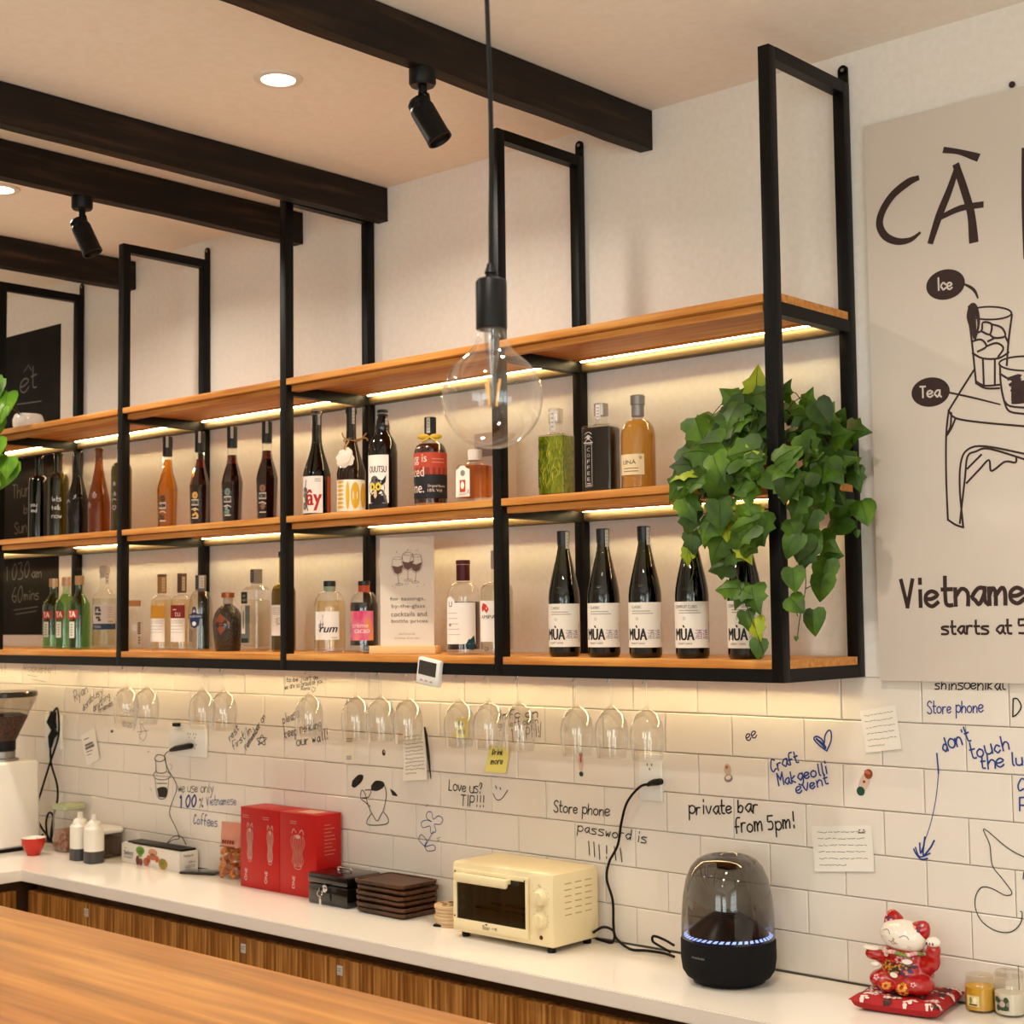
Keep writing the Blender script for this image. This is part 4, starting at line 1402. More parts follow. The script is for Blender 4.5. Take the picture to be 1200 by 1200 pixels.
def inpoly(x, y, P):
    c = False
    for (a, b), (d, e) in zip(P, P[1:] + P[:1]):
        if (b > y) != (e > y) and x < (d - a) * (y - b) / (e - b) + a:
            c = not c
    return c


rl = random.Random(21)
ivp = place(903, -.19, S2 + .0006)
ivy = thing('potted_ivy', 'bushy green ivy trailing over the shelf end at the corner post', 'plant', ivp)
PO = Vector(ivp)
m = MB(); m.lathe([(0, .001), (.042, 0), (.045, .004), (.058, .085), (.060, .088), (.060, .102), (.054, .102), (.052, .09), (0, .088)], MAT('#6a2d20', .7), seg=28); m.build('pot', ivy)
fol = MB(); stems = MB()
STEM = MAT('#3a3a14')
def add_leaf(px, py, Y, size, m, kind, tip=None, nrm=None):
    p = onY(px, py, Y) - PO
    if nrm is None:
        nrm = (rl.uniform(-.5, .9), -1 + rl.uniform(-.3, .3), rl.uniform(-.2, .9))
    if tip is None:
        tip = (rl.uniform(-.9, .9), rl.uniform(-.5, .2), rl.uniform(-1.0, .25))
    leaf(fol, p, size, nrm, tip, m, kind, rl.uniform(.1, .4))
    return p
DL = [(866, 482), (884, 465), (905, 470), (905, 640), (872, 640), (846, 618), (815, 622), (800, 600), (794, 560), (812, 545), (816, 505), (838, 490)]
DR = [(918, 485), (940, 482), (962, 478), (984, 500), (1006, 515), (994, 545), (985, 575), (962, 590), (950, 612), (930, 606), (918, 560)]
yplane = lambda px: -.348 + (px - 916) / 85 * .348
n = 0
pts = []
while n < 78:
    x, y = rl.uniform(785, 910), rl.uniform(438, 645)
    if inpoly(x, y, DL) and (y < 545 or rl.random() < .5):
        dep = rl.uniform(-.40, -.10)
        f = rl.random()
        if y > 545:
            dep = rl.uniform(-.43, -.39); x = min(x, 876)
        elif x > 868:
            dep = max(dep, -.27)
        if dep > -.37 and (onY(x, y, dep) - PO).z < .062:
            dep = -.405; x = min(x, 872)
        p = add_leaf(x, y, dep, rl.uniform(.056, .086), LEAFC if dep > -.24 and f < .6 else (LEAFB if f > .93 else LEAFA), 0)
        pts.append(p); n += 1
n = 0
while n < 44:
    x, y = rl.uniform(790, 900), rl.uniform(440, 548)
    if inpoly(x, y, DL) and (onY(x, y, -.30) - PO).z > .062:
        add_leaf(x, y, rl.uniform(-.335, -.28) if x < 862 else rl.uniform(-.29, -.24), rl.uniform(.062, .090), LEAFC if rl.random() < .45 else LEAFA, 0, (rl.uniform(-.8, .6), rl.uniform(-.4, 0), rl.uniform(-1, -.1)), (rl.uniform(-.3, .8), -1, rl.uniform(.1, .9)))
        n += 1
n = 0
while n < 46:
    x, y = rl.uniform(912, 1012), rl.uniform(460, 615)
    if inpoly(x, y, DR):
        dep = rl.uniform(-.30, -.06)
        if x > 955: dep = min(dep, -.10)
        if y > 530: dep = min(dep, yplane(x) - .10)
        elif x < 930: dep = max(dep, -.27)
        if y <= 530 and (onY(x, y, dep) - PO).z < .062: dep = min(dep, yplane(x) - .10)
        p = add_leaf(x, y, dep, rl.uniform(.054, .078), LEAFC if rl.random() < .35 else LEAFA, rl.choice((0, 0, 1)))
        pts.append(p); n += 1
for q in [p_ for p_ in pts if p_.z > .03][::4]:
    stems.tube(smooth_line([(0, 0, .10), tuple((Vector((q.x * .5, q.y * .5, .10 + abs(q.z) * .5 + .04)))), tuple(q)], 4), .0011, STEM, 5)
# named leaves: crown, edges and strands (px, py, Y, size, young, kind, tip)
NL = [(887, 452, -.24, .072, 'B', 0, (.1, 0, .9)), (876, 463, -.24, .06, 'A', 0, (-.9, 0, .2)), (858, 466, -.24, .06, 'A', 0, (-.6, 0, .6)), (920, 458, -.2, .045, 'A', 0, (.3, 0, .5)),
      (946, 470, -.18, .050, 'A', 0, (.5, 0, .9)), (968, 490, -.15, .06, 'A', 0, (.5, 0, .8)), (984, 492, -.10, .045, 'A', 1, (.4, 0, .8)), (1000, 505, -.10, .068, 'A', 0, (1, 0, -.1)),
      (825, 505, -.25, .07, 'A', 0, (-.3, 0, .6)), (820, 530, -.40, .075, 'A', 0, (-.8, 0, .1)), (800, 545, -.40, .055, 'C', 0, (-1, 0, .1)), (797, 568, -.40, .07, 'A', 0, (-.5, 0, -.7)),
      (905, 560, -.395, .058, 'A', 1, (.6, 0, -.5)), (871, 540, -.38, .068, 'C', 0, (.9, 0, -.3)), (842, 578, -.38, .065, 'C', 0, (.5, 0, -.7)), (858, 562, -.38, .05, 'C', 0, (.1, 0, -1)), (893, 615, -.36, .06, 'A', 0, (.2, 0, -.9)),
      # strand over the fourth sake bottle
      (808, 610, -.37, .055, 'A', 0, (-.1, 0, -1)), (812, 635, -.37, .05, 'C', 0, (.2, 0, -1)), (806, 650, -.37, .040, 'B', 0, (-.1, 0, -1)), (830, 622, -.37, .06, 'A', 0, (-.3, 0, -.9)),
      # strand over the fifth
      (852, 620, -.37, .050, 'B', 0, (.2, 0, -.9)), (843, 640, -.37, .074, 'A', 0, (-.5, 0, -.9)), (862, 632, -.37, .060, 'A', 0, (.5, 0, -.8)), (884, 622, -.36, .060, 'A', 1, (.6, 0, -.8)), (873, 645, -.36, .05, 'B', 0, (.5, 0, -.9)), (845, 664, -.37, .058, 'C', 0, (-1, 0, -.2)),
      (858, 652, -.37, .05, 'A', 0, (-.6, 0, -.5)), (852, 690, -.37, .048, 'A', 0, (-1, 0, 0)), (874, 694, -.37, .050, 'A', 0, (1, 0, -.3)), (884, 700, -.365, .060, 'A', 0, (.4, 0, -.9)), (867, 698, -.37, .05, 'A', 0, (-.3, 0, -.6)), (875, 726, -.37, .042, 'A', 0, (.2, 0, -1)), (886, 736, -.37, .046, 'B', 0, (.3, 0, -.9)), (889, 758, -.37, .040, 'A', 1, (0, 0, -1)),
      # strands right of the post
      (985, 595, -.18, .062, 'A', 1, (-.6, 0, -.7)), (1012, 597, -.17, .058, 'A', 1, (.4, 0, -.9)), (984, 612, -.18, .068, 'A', 1, (-1, 0, -.4)), (1003, 560, -.14, .05, 'A', 0, (.3, 0, -1)), (930, 620, -.22, .055, 'A', 0, (.5, 0, -1)), (948, 610, -.2, .055, 'A', 0, (-.4, 0, -1)), (960, 580, -.2, .055, 'C', 0, (.4, 0, -1)),
      (940, 638, -.22, .058, 'A', 1, (-.2, 0, -1)), (928, 636, -.22, .055, 'A', 1, (-.4, 0, -1)), (952, 632, -.2, .05, 'A', 1, (.6, 0, -.8)), (968, 636, -.2, .06, 'A', 0, (.9, 0, -.5)), (972, 648, -.2, .05, 'A', 1, (1, 0, -.2)), (944, 650, -.2, .06, 'A', 0, (-.3, 0, -1)),
      (966, 668, -.2, .060, 'A', 1, (-.2, 0, -1)), (963, 685, -.2, .058, 'A', 1, (-.2, 0, -1)), (930, 676, -.22, .050, 'A', 1, (.2, 0, -1)), (931, 706, -.22, .048, 'A', 1, (.5, 0, -.4)), (953, 726, -.2, .054, 'A', 1, (.1, 0, -1)), (1004, 625, -.17, .016, 'A', 1, (0, 0, -1)), (933, 748, -.2, .010, 'A', 1, (0, 0, -1))]
for (x, y, Y, s_, k, kd, tp) in NL:
    if x > 912 and y > 530: Y = min(Y, yplane(x) - .10)
    elif y > 575 and x < 912: Y = -.395
    add_leaf(x, y, Y, s_ * 1.1, {'A': LEAFA, 'B': LEAFB, 'C': LEAFC}[k], kd, (tp[0], rl.uniform(-.3, 0), tp[2]), (rl.uniform(-.1, .7), -1, rl.uniform(.0, .6)))
for line, Y in (([(880, 520), (850, 590), (855, 640), (868, 690), (884, 735), (895, 765), (891, 772)], -.395), ([(860, 520), (825, 575), (808, 610), (806, 640), (813, 665), (806, 690)], -.395), ([(925, 550), (948, 600), (944, 655), (944, 690), (938, 720), (934, 750)], -.2),
               ([(944, 690), (962, 680)], -.2), ([(938, 715), (952, 726)], -.2), ([(935, 722), (929, 706)], -.2), ([(940, 560), (985, 580), (1002, 598), (1004, 622)], -.17), ([(944, 600), (958, 618), (974, 640)], -.2)):
    stems.tube(smooth_line([tuple(onY(x, y, min(Y, yplane(x) - .07) if x > 916 else Y) - PO) for x, y in line], 4), .0011, STEM, 5)
fol.build('foliage', ivy); stems.build('stem', ivy)

# white pot with a trailing plant on the top shelf, far end
pp = place(33, -.21, S1 + .0006)
t = thing('potted_plant', 'green plant trailing from a white pot on the top shelf by the chalkboard', 'plant', pp)
m = MB(); m.lathe([(0, .001), (.040, 0), (.046, .006), (.055, .030), (.056, .050), (.050, .068), (.046, .072), (.043, .068), (.040, .058), (0, .055)], mat('white_ceramic', '#e9e2d8', rough=.15), seg=32); m.build('pot', t)
f = MB(); st = MB()
LB = noise_color(mat('fresh_leaf', rough=.45), '#3d6a14', '#86b22a', freq=12, mid='#5c8f1c', lo=.3, hi=.7)
PP = Vector(pp)
for (x, y, s_) in ((8, 458, .07), (16, 470, .06), (2, 480, .07), (14, 452, .05), (4, 505, .08), (10, 525, .07), (-4, 535, .08), (6, 552, .08), (2, 572, .06), (-8, 560, .07), (-10, 500, .08), (18, 485, .045), (-6, 470, .07), (-14, 520, .07), (12, 545, .055), (0, 592, .05)):
    p = onY(x - 5, y, -.44) - PP
    p.y += rl.uniform(-.06, .02)
    leaf(f, p, s_ * 1.45, (rl.uniform(0, .9), -1, rl.uniform(.1, .8)), (rl.uniform(-.6, .7), -.2, -1), LB, 1, .15)
    if p.z > .03: st.tube(smooth_line([(-.01, -.01, .058), ((p.x - .02) * .6, p.y * .7, .10), tuple(p)], 4), .0012, STEM, 5)
f.build('foliage', t); st.build('stem', t)

# ================================================================== WINE GLASSES
GP = [(0, 0), (.032, 0), (.0325, -.0012), (.012, -.0045), (.0045, -.010), (.0034, -.020), (.0032, -.072), (.0042, -.078), (.010, -.083), (.026, -.096), (.0365, -.115), (.0405, -.138), (.0395, -.165), (.0345, -.200), (.0338, -.2005), (.0388, -.165), (.0397, -.138), (.0357, -.1155), (.0255, -.097), (.009, -.0845), (0, -.083)]
GX = [148, 172, 237, 262, 362, 416.5, 445.5, 477.5, 537.5, 572, 608, 675, 715.5, 757]
GLB = ['hanging below the small corked jar, outermost of the row', 'hanging below the yellow and red labelled gins', 'hanging below the gin with the blue emblem', 'hanging below the hammered brown bottle',
       'hanging alone below the olive wine and the rum', 'hanging below the pink labelled liqueur', 'hanging just below the tastings card', 'hanging near the white timer before the pinned letter',
       'hanging in front of the yellow sticky note', 'hanging below the burgundy capped bottle, middle of its trio', 'hanging below the fourth post over marker writing', 'hanging below the first sake bottle',
       'hanging below the second sake bottle', 'hanging above the wall socket with the speaker plug']
first = None
g0 = None
for k, px in enumerate(GX):
    loc = place(px, -.285, ZB + .012)
    if g0 is None:
        g0 = thing('wine_glass', 'empty stemmed wine glass upside down, ' + GLB[k], 'wine glass', loc, group='hanging wine glasses')
        m = MB(); m.lathe(GP, WINEGLASS, seg=36); m.build('glass_bowl', g0)
        h0 = thing('glass_hook', 'metal hook for the glass ' + GLB[k].split('hanging ')[1], 'hook', loc, group='glass hooks')
        m = MB()
        for s in (-1, 1):
            m.tube(smooth_line([(s * .034, -.012, .010), (s * .031, -.012, -.002), (s * .014, -.008, -.0100), (s * .0088, -.002, -.0118), (s * .0088, .02, -.0118), (s * .014, .03, -.006), (s * .030, .03, .010)], 4), .0016, STEEL, 8)
        m.tube([(.008, -.012, -.004), (.010, -.018, -.012), (.006, -.02, -.024)], .0022, STEEL, 8)
        m.build('wire', h0)
    else:
        g = copy_tree(g0); g.location = loc; g['label'] = 'empty stemmed wine glass upside down, ' + GLB[k]
        h = copy_tree(h0); h.location = loc; h['label'] = 'metal hook for the glass ' + GLB[k].split('hanging ')[1]

# white timer clipped to the rail
tp = onY(503.5, 788, -.356)
t = thing('kitchen_timer', 'small white digital timer stuck on the black rail below the tastings card', 'timer', tp)
t.rotation_euler = (0, radians(9), 0)
m = MB(); m.box(-.041, .041, -.008, .0078, -.034, .036, WHITE_PLASTIC, bev=.0055); m.build('housing', t)
m = MB(); m.box(-.033, .030, -.0086, -.008, -.008, .028, MAT('#3c3632', .25)); m.build('screen', t)
for k in range(3):
    m = MB(); m.box(-.024 + k * .018, -.014 + k * .018, -.0095, -.008, -.024, -.019, MAT('#b9a79a'), bev=.0008); m.build('button', t)

# ================================================================== COUNTER THINGS
CT = .9
def on(px, py): return onZ(px, py, CT)
# coffee grinder
gx = Vector((-3.455, -.205, CT))
t = thing('coffee_grinder', 'white coffee grinder with a clear bean hopper in the counter corner', 'coffee grinder', gx)
GW = mat('grinder_white', '#e8e3dc', rough=.3)
m = MB(); m.rprism(.178, .225, .018, .012, .325, GW, bev=.008, taper=.94); m.box(-.087, .087, -.110, .110, 0, .012, BLACK_PLASTIC); m.build('body', t)
m = MB(); m.lathe([(.058, .325), (.058, .333), (.046, .337), (.046, .36), (.043, .362), (.043, .385), (0, .385)], STEEL, seg=32); m.build('collar', t)
m = MB(); m.lathe([(.0445, .362), (.047, .364), (.047, .398), (.044, .40)], BLACK_PLASTIC, seg=32); m.build('hopper_ring', t)
m = MB(); m.lathe([(.044, .385), (.046, .40), (.118, .548), (.118, .565)], shell('hopper_plastic', (.72, .68, .63), base=.08, top=.6), seg=40); m.build('hopper', t)
m = MB(); m.lathe([(0, .386), (.042, .388), (.090, .490), (.060, .500), (0, .497)], noise_color(mat('coffee_beans', rough=.45), '#160b06', '#4a2b18', freq=110, detail=2, bump=.8), seg=40); m.build('beans', t)
m = MB(); m.lathe([(.120, .560), (.123, .562), (.123, .575), (.118, .580), (.03, .583), (0, .583)], mat('smoked_lid', '#23201d', rough=.15), seg=40); m.build('lid', t)
kp = onY(19, 966, -.205 - .118) - gx
m = MB(); T = Matrix.Translation((.052, -.1125, .095)) @ Matrix.Rotation(pi / 2, 4, 'X'); m.lathe([(0, 0), (.021, 0), (.021, .006), (.019, .010), (0, .010)], BLACK_PLASTIC, seg=28, T=T); m.box(-.002, .002, -.017, .017, .010, .0115, WHITE_PLASTIC, T=T); m.build('knob', t)

# red cup
cp = on(39, 1002)
t = thing('cup', 'small red coffee cup with a white inside, in front of the grinder', 'cup', cp, -1.3)
m = MB(); m.lathe([(0, .004), (.018, .004), (.019, 0), (.022, 0), (.023, .006), (.034, .022), (.0405, .042), (.0425, .062), (.0415, .062)], mat('red_glaze', '#b92513', rough=.15), seg=32); m.build('cup_body', t)
m = MB(); m.lathe([(.0425, .0622), (.041, .0632), (.0395, .060), (.037, .040), (.030, .020), (.018, .010), (0, .009)], mat('white_glaze', '#eee6da', rough=.15), seg=32); m.build('cup_inside', t)
m = MB(); m.tube(smooth_line([(-.034, -.016, .052), (-.052, -.024, .050), (-.054, -.026, .030), (-.036, -.016, .022)], 5), .0042, MATS['red_glaze'], 8); m.build('handle', t)

# squeeze bottles
PE = mat('frosted_pe', '#e3ddd2', rough=.35, sss=.1)
for k, (px, py) in enumerate(((93.5, 1007.5), (110, 1011))):
    t = thing('squeeze_bottle', ['frosted squeeze bottle with dark syrup, standing behind its twin', 'frosted squeeze bottle with dark syrup, standing before its twin'][k], 'squeeze bottle', on(px, py), group='squeeze bottles of dark syrup')
    m = MB(); m.rprism(.0612, .0612, .02, .028, .128, PE, bev=.010); m.build('bottle_body', t)
    m = MB(); m.rprism(.0622, .0622, .02, 0, .044, mat('dark_syrup', '#3d3b3b', rough=.35), bev=.003); m.build('syrup', t)
    m = MB(); m.lathe([(.026, .122), (.024, .136), (.020, .142), (.012, .146), (.0085, .158), (.009, .162), (.0085, .166), (0, .166)], PE, seg=24); m.build('nozzle_cap', t)

# tall jar with green lid, low tub with white lid
jp = onY(81, 998, -.09); jp.z = CT
jp = Vector((place(80.5, -.062, CT)))
t = thing('storage_jar', 'tall clear jar with a pale green lid behind the squeeze bottles', 'jar', jp)
m = MB(); m.rprism(.088, .088, .012, 0, .155, GLASS, bev=.006); m.build('jar_body', t)
m = MB(); m.rprism(.082, .082, .010, .004, .078, noise_color(mat('brown_grain', rough=.8), '#7a4e3a', '#b98a70', freq=80), bev=.004); m.build('contents', t)
m = MB(); m.rprism(.094, .094, .014, .150, .170, mat('pale_green_lid', '#aab38c', rough=.4), bev=.004); m.build('lid', t)
tp_ = Vector(place(117, -.062, CT))
t = thing('storage_tub', 'low clear tub of dark powder with a white lid behind the squeeze bottles', 'container', tp_)
m = MB(); m.rprism(.145, .105, .02, 0, .088, shell('tub_plastic', (.80, .77, .72), base=.08, top=.6), bev=.006); m.build('tub_body', t)
m = MB(); m.rprism(.138, .098, .018, .003, .070, mat('dark_powder', '#4a3a30', rough=.7), bev=.004); m.build('contents', t)
m = MB(); m.rprism(.158, .114, .024, .086, .104, WHITE_PLASTIC, bev=.005); m.build('lid', t)

# cling film box "Select"
a, b_ = on(142.5, 1010), on(210, 1022.5)
d = (b_ - a); wd = d.length; ang = math.atan2(d.y, d.x)
t = thing('food_box', 'long white carton printed Select with pictures of food', 'box', (a.x, a.y, CT), ang)
m = MB(); m.box(0, wd, 0, .075, 0, .066, MAT('#e2dbd2', .5), bev=.001); m.build('box_body', t)
m = MB(); m.box(.02, wd, .010, .068, .0662, .074, BLACK_PLASTIC, bev=.003); m.box(.0, .05, .005, .05, .0665, .0685, WHITE_PLASTIC); m.build('open_flap', t)
m = MB(); s = flat(0)
nv = MAT('#1f2340')
text(m, s, 'Select', (.045, .036), .015, nv, .058, lift=.0012); text(m, s, 'food', (.026, .052), .005, MAT('#a8562c'), .014, lift=.0012)
for q in range(2): patch(m, s, .016, .070, .022 - q * .004, .0235 - q * .004, GREYINK, .0012, 2)
for (x, z, rx, rz, c) in ((.115, .050, .026, .014, '#6f9a3c'), (.115, .042, .015, .014, '#86a850'), (.190, .050, .026, .013, '#c99474'), (.190, .036, .018, .012, '#b9755a'), (.165, .026, .012, .014, '#c65a3c'), (.152, .016, .018, .014, '#b5664a'), (.215, .030, .012, .011, '#c8553a'), (.250, .018, .026, .018, '#a88a3c'), (.246, .024, .014, .012, '#8a9a48'), (.100, .016, .011, .016, '#6d3a30'), (.118, .012, .012, .012, '#7d4a3c')):
    if x + rx < wd: disc(m, s, x, z, rx, rz, MAT(c), .0012)
m.build('front_print', t); m = MB()
s2 = lambda u, z, l: Vector((wd + l, u, z))
text(m, s2, 'Select', (.036, .052), .009, nv, .040, lift=.0012); text(m, s2, '100 m', (.050, .030), .006, nv, .026, lift=.0012)
for q in range(2): patch(m, s2, .022, .062, .012 + q * .005, .0135 + q * .005, GREYINK, .0012, 2)
m.build('end_print', t)

# phone, dark cable
t = thing('mobile_phone', 'dark mobile phone lying flat between the food box and the snack bag', 'phone', on(236, 1023.5), .45)
m = MB(); m.box(-.065, .065, -.032, .032, .0005, .009, mat('phone_glass', '#16181b', rough=.08, coat=.5), bev=.003); m.build('phone_body', t)

# snack bag
sp = on(271, 1029)
t = thing('snack_bag', 'clear bag of orange curl snacks with a pink header, leaning by the red boxes', 'snack bag', sp, .15)
m = MB()
OR = noise_color(mat('orange_snack', rough=.6), '#a8521a', '#d98a34', freq=40)
rs = random.Random(4)
for q in range(34):
    x, z, y = rs.uniform(-.034, .034), rs.uniform(.010, .095), rs.uniform(-.016, .016)
    a0 = rs.uniform(0, 6)
    m.tube([(x + .009 * cos(a0 + k * .75), y + .004 * sin(k * 1.3), z + .009 * sin(a0 + k * .75)) for k in range(6)], .0062, OR, 7)
m.build('snacks', t)
bm = bmesh.new(); N = 18; rows = 16
for j in range(rows + 1):
    z = .178 * j / rows
    th = .024 * (1 - (z / .178) ** 2.2) + .0012
    wv = .047 - .004 * (z / .178)
    for k in range(N):
        aa = 2 * pi * k / N
        bm.verts.new((wv * cos(aa), th * sin(aa) * (1 + .12 * sin(z * 120 + k)), z + .0015))
bm.verts.ensure_lookup_table()
for j in range(rows):
    for k in range(N):
        q = (k + 1) % N
        f_ = bm.faces.new([bm.verts[i] for i in (j * N + k, j * N + q, (j + 1) * N + q, (j + 1) * N + k)])
        f_.smooth = True
bm.verts.index_update()
vs_ = [v.co.copy() for v in bm.verts]
lo_f = [[v.index for v in f_.verts] for f_ in bm.faces if f_.calc_center_median().z <= .103]
hi_f = [[v.index for v in f_.verts] for f_ in bm.faces if f_.calc_center_median().z > .103]
bm.free()
m = MB(); m.add(vs_, lo_f, shell('snack_film', (.95, .90, .86), base=.06, top=.5, rough=.12), True); m.build('clear_film', t)
m = MB(); m.add(vs_, hi_f, mat('pink_film', '#c98a74', rough=.35), True); m.build('printed_top', t)
m = MB(); s = lambda u, z, l: Vector((u, -.0235 * (1 - (z / .178) ** 2.2) - .003 - l, z))
for q in range(5): patch(m, s, -.024 + q * .011, -.016 + q * .011, .112, .124, MAT('#7d3020'), .0008, 2)
patch(m, s, -.034, .034, .102, .105, MAT('#7d4a34'), .0008, 4)
m.build('bag_print', t)

# red gift boxes
RED = mat('red_carton', '#b3100e', rough=.42, spec=.4)
SILV = MAT('#c99a8c', .4)
def redbox(x0, x1, lab, pics):
    t = thing('gift_box', lab, 'box', ((x0 + x1) / 2, -.110, CT), group='red gift boxes')
    w = (x1 - x0) / 2
    H = .248
    m = MB(); m.box(-w, w, 0, .098, 0, H, RED, bev=.0012); m.build('box_body', t)
    m = MB(); s = flat(0)
    for (cx, sc) in pics:
        for q in range(9):
            u = (q - 4) / 4
            ribbon(m, s, smooth_line([(cx + u * .020 * sc + .003 * sin(q * 2), .185 - abs(u) * .006), (cx + u * .026 * sc, .160), (cx + u * .016 * sc, .130), (cx + u * .021 * sc, .105), (cx + u * .012 * sc, .088)], 4), .0016, SILV, .0012)
        for sx in (-1, 1):
            ribbon(m, s, smooth_line([(cx + sx * .006 * sc, .190), (cx + sx * .016 * sc, .200), (cx + sx * .022 * sc, .186)], 4), .003, SILV, .0012)
            ribbon(m, s, smooth_line([(cx, .080), (cx + sx * .012 * sc, .084), (cx + sx * .010 * sc, .094)], 4), .0022, SILV, .0012)
        disc(m, s, cx, .178, .010 * sc, .006, SILV, .0013)
        m.build('figure_print', t); m = MB()
        text(m, s, 'ONE', (cx - .020, .040), .013, MAT('#e0cfc2'), .038, lift=.0012, rot=pi / 2 * .96)
        m.build('brand_print', t); m = MB()
        for q in range(2): patch(m, s, cx - .036, cx - .036 + .03, .222 - q * .006, .2234 - q * .006, SILV, .0011, 2)
        m.build('small_print', t); m = MB()
    s2 = lambda u, z, l: Vector((w + l, u, z))
    for q in range(9): patch(m, s2, .030, .030 + R.uniform(.02, .045), .215 - q * .011, .2163 - q * .011, SILV, .0011, 2)
    m.build('side_print', t)
    return t, w
redbox(-2.152, -1.960, 'red carton printed with two silver figures, beside the snack bag', ((-.048, .62), (.052, .62)))
tt, w = redbox(-1.9575, -1.785, 'red carton printed with one large silver figure, beside the black cash box', ((.0, 1.25),))
m = MB(); m.box(-.03, .05, .02, .075, .2482, .2488, MAT('#d8a898')); q = m.build('top_sticker', tt)

# black cash box with keys
a, b_ = on(361, 1057.5), on(407, 1066)
t = thing('cash_box', 'black metal cash box with a key in its lock, beside the red carton', 'cash box', (a.x, a.y, CT), math.atan2(b_.y - a.y, b_.x - a.x))
wd = (b_ - a).length
BKG = mat('gloss_black_enamel', '#0c0c0d', rough=.14, coat=.4)
m = MB(); m.box(0, wd, 0, .132, 0, .060, BKG, bev=.006); m.build('box_body', t)
m = MB(); m.box(-.001, wd + .001, -.001, .133, .061, .090, BKG, bev=.006); m.build('lid', t)
m = MB(); m.tube(smooth_line([(wd * .36, .066, .090), (wd * .36, .066, .100), (wd * .66, .066, .100), (wd * .66, .066, .090)], 5), .0035, CHROME, 8); m.build('handle', t)
m = MB(); T = Matrix.Translation((wd * .46, -.001, .050)) @ Matrix.Rotation(pi / 2, 4, 'X'); m.lathe([(0, 0), (.011, 0), (.011, .004), (.008, .006), (0, .006)], CHROME, seg=20, T=T); l_ = m.build('lock', t)
t2 = thing('key_ring', 'silver keys hanging from the lock of the black cash box', 'keys', (a.x + (b_.x - a.x) * .46, a.y - .009, CT + .050))
m = MB(); m.box(-.0009, .0009, -.016, -.0, -.005, .005, CHROME); m.tube([(.0, -.014 + .0095 * cos(q * .7), -.010 + .0095 * sin(q * .7)) for q in range(10)], .0010, CHROME, 6); m.build('key', t2)
m = MB(); m.box(-.0045, .0045, -.013, -.0115, -.046, -.018, CHROME, bev=.0005); m.build('hanging_key', t2)

# stacked wooden trays
WAL = noise_color(mat('walnut_tray', rough=.45), '#2c1709', '#5c3518', scale=(3, 20, 20), freq=4, mid='#432511')
tc_ = (-1.458, -.090)
t0 = None
NT = 6
TLB = ['square dark wooden tray, bottom of the stack beside the cash box', 'square dark wooden tray, second from the bottom of the stack', 'square dark wooden tray, third from the bottom of the stack', 'square dark wooden tray, third from the top of the stack', 'square dark wooden tray, second from the top of the stack', 'square dark wooden tray, top of the stack beside the coasters']
for k in range(NT):
    loc = (tc_[0] + .003 * sin(k * 2.1), tc_[1] + .002 * cos(k * 3), CT + .0157 * k)
    if t0 is None:
        m = MB(); m.rprism(.186, .126, .016, 0, .0065, WAL, bev=.002); m.rprism(.205, .145, .018, .0048, .0125, WAL, bev=.003)
        # raised rim
        def rr_ring(w, d_, r_, z):
            o = []
            for qx, qy, a0 in ((1, 1, 0), (-1, 1, pi / 2), (-1, -1, pi), (1, -1, 3 * pi / 2)):
                for kk in range(5):
                    aa = a0 + pi / 2 * kk / 4
                    o.append((qx * (w / 2 - r_) + r_ * cos(aa), qy * (d_ / 2 - r_) + r_ * sin(aa), z))
            return o
        rings = [rr_ring(.205, .145, .018, .010), rr_ring(.206, .146, .018, .0155), rr_ring(.196, .136, .014, .0155), rr_ring(.192, .132, .013, .0122)]
        vs = sum(rings, []); fs = []
        for i in range(3):
            for kk in range(20):
                j = (kk + 1) % 20; fs.append((i * 20 + kk, i * 20 + j, (i + 1) * 20 + j, (i + 1) * 20 + kk))
        m.add(vs, fs, WAL, True)
        t0 = m.build('serving_tray', loc=loc); o = t0
    else:
        o = t0.copy(); COL.objects.link(o); o.location = loc
    o.rotation_euler = (0, 0, -.02 + .02 * sin(k * 1.7))
    tag(o, TLB[k], 'tray', 'stacked wooden trays')

# round coasters
CO = [MAT('#c9ac86', .7), MAT('#bfa07a', .7)]
cl = Vector((-1.215, -.105, CT))
CN = ['bottom', 'second from the bottom', 'third from the bottom', 'third from the top', 'second from the top', 'top']
c0 = None
for k in range(6):
    loc = (cl.x + .002 * sin(k * 2.3), cl.y + .0015 * cos(k * 1.9), CT + .0093 * k)
    if c0 is None:
        m = MB(); m.lathe([(0, 0), (.051, 0), (.0525, .0015), (.0525, .0072), (.051, .0090), (0, .0090)], CO[0], seg=36); c0 = m.build('coaster', loc=loc); o = c0
    elif k == 5:
        m = MB(); m.lathe([(0, 0), (.051, 0), (.0525, .0015), (.0525, .0072), (.051, .0090), (0, .0090)], CO[0], seg=36)
        s = lambda u, z, l: Vector((u, z, .0090 + l))
        for (x, y, r_) in ((-.02, .012, .013), (.012, .02, .012), (.018, -.012, .014), (-.014, -.018, .012), (.0, .0, .007), (-.036, -.006, .008), (.036, .006, .008), (0, .036, .008), (.0, -.036, .008)):
            disc(m, s, x, y, r_, r_ * .62, MAT('#4f3a28'), .0004, rot=x * 40)
        o = m.build('coaster', loc=loc)
    else:
        o = c0.copy(); COL.objects.link(o); o.location = loc
    tag(o, 'round tan coaster, ' + CN[k] + ' of the stack beside the toaster oven', 'coaster', 'stacked round coasters')
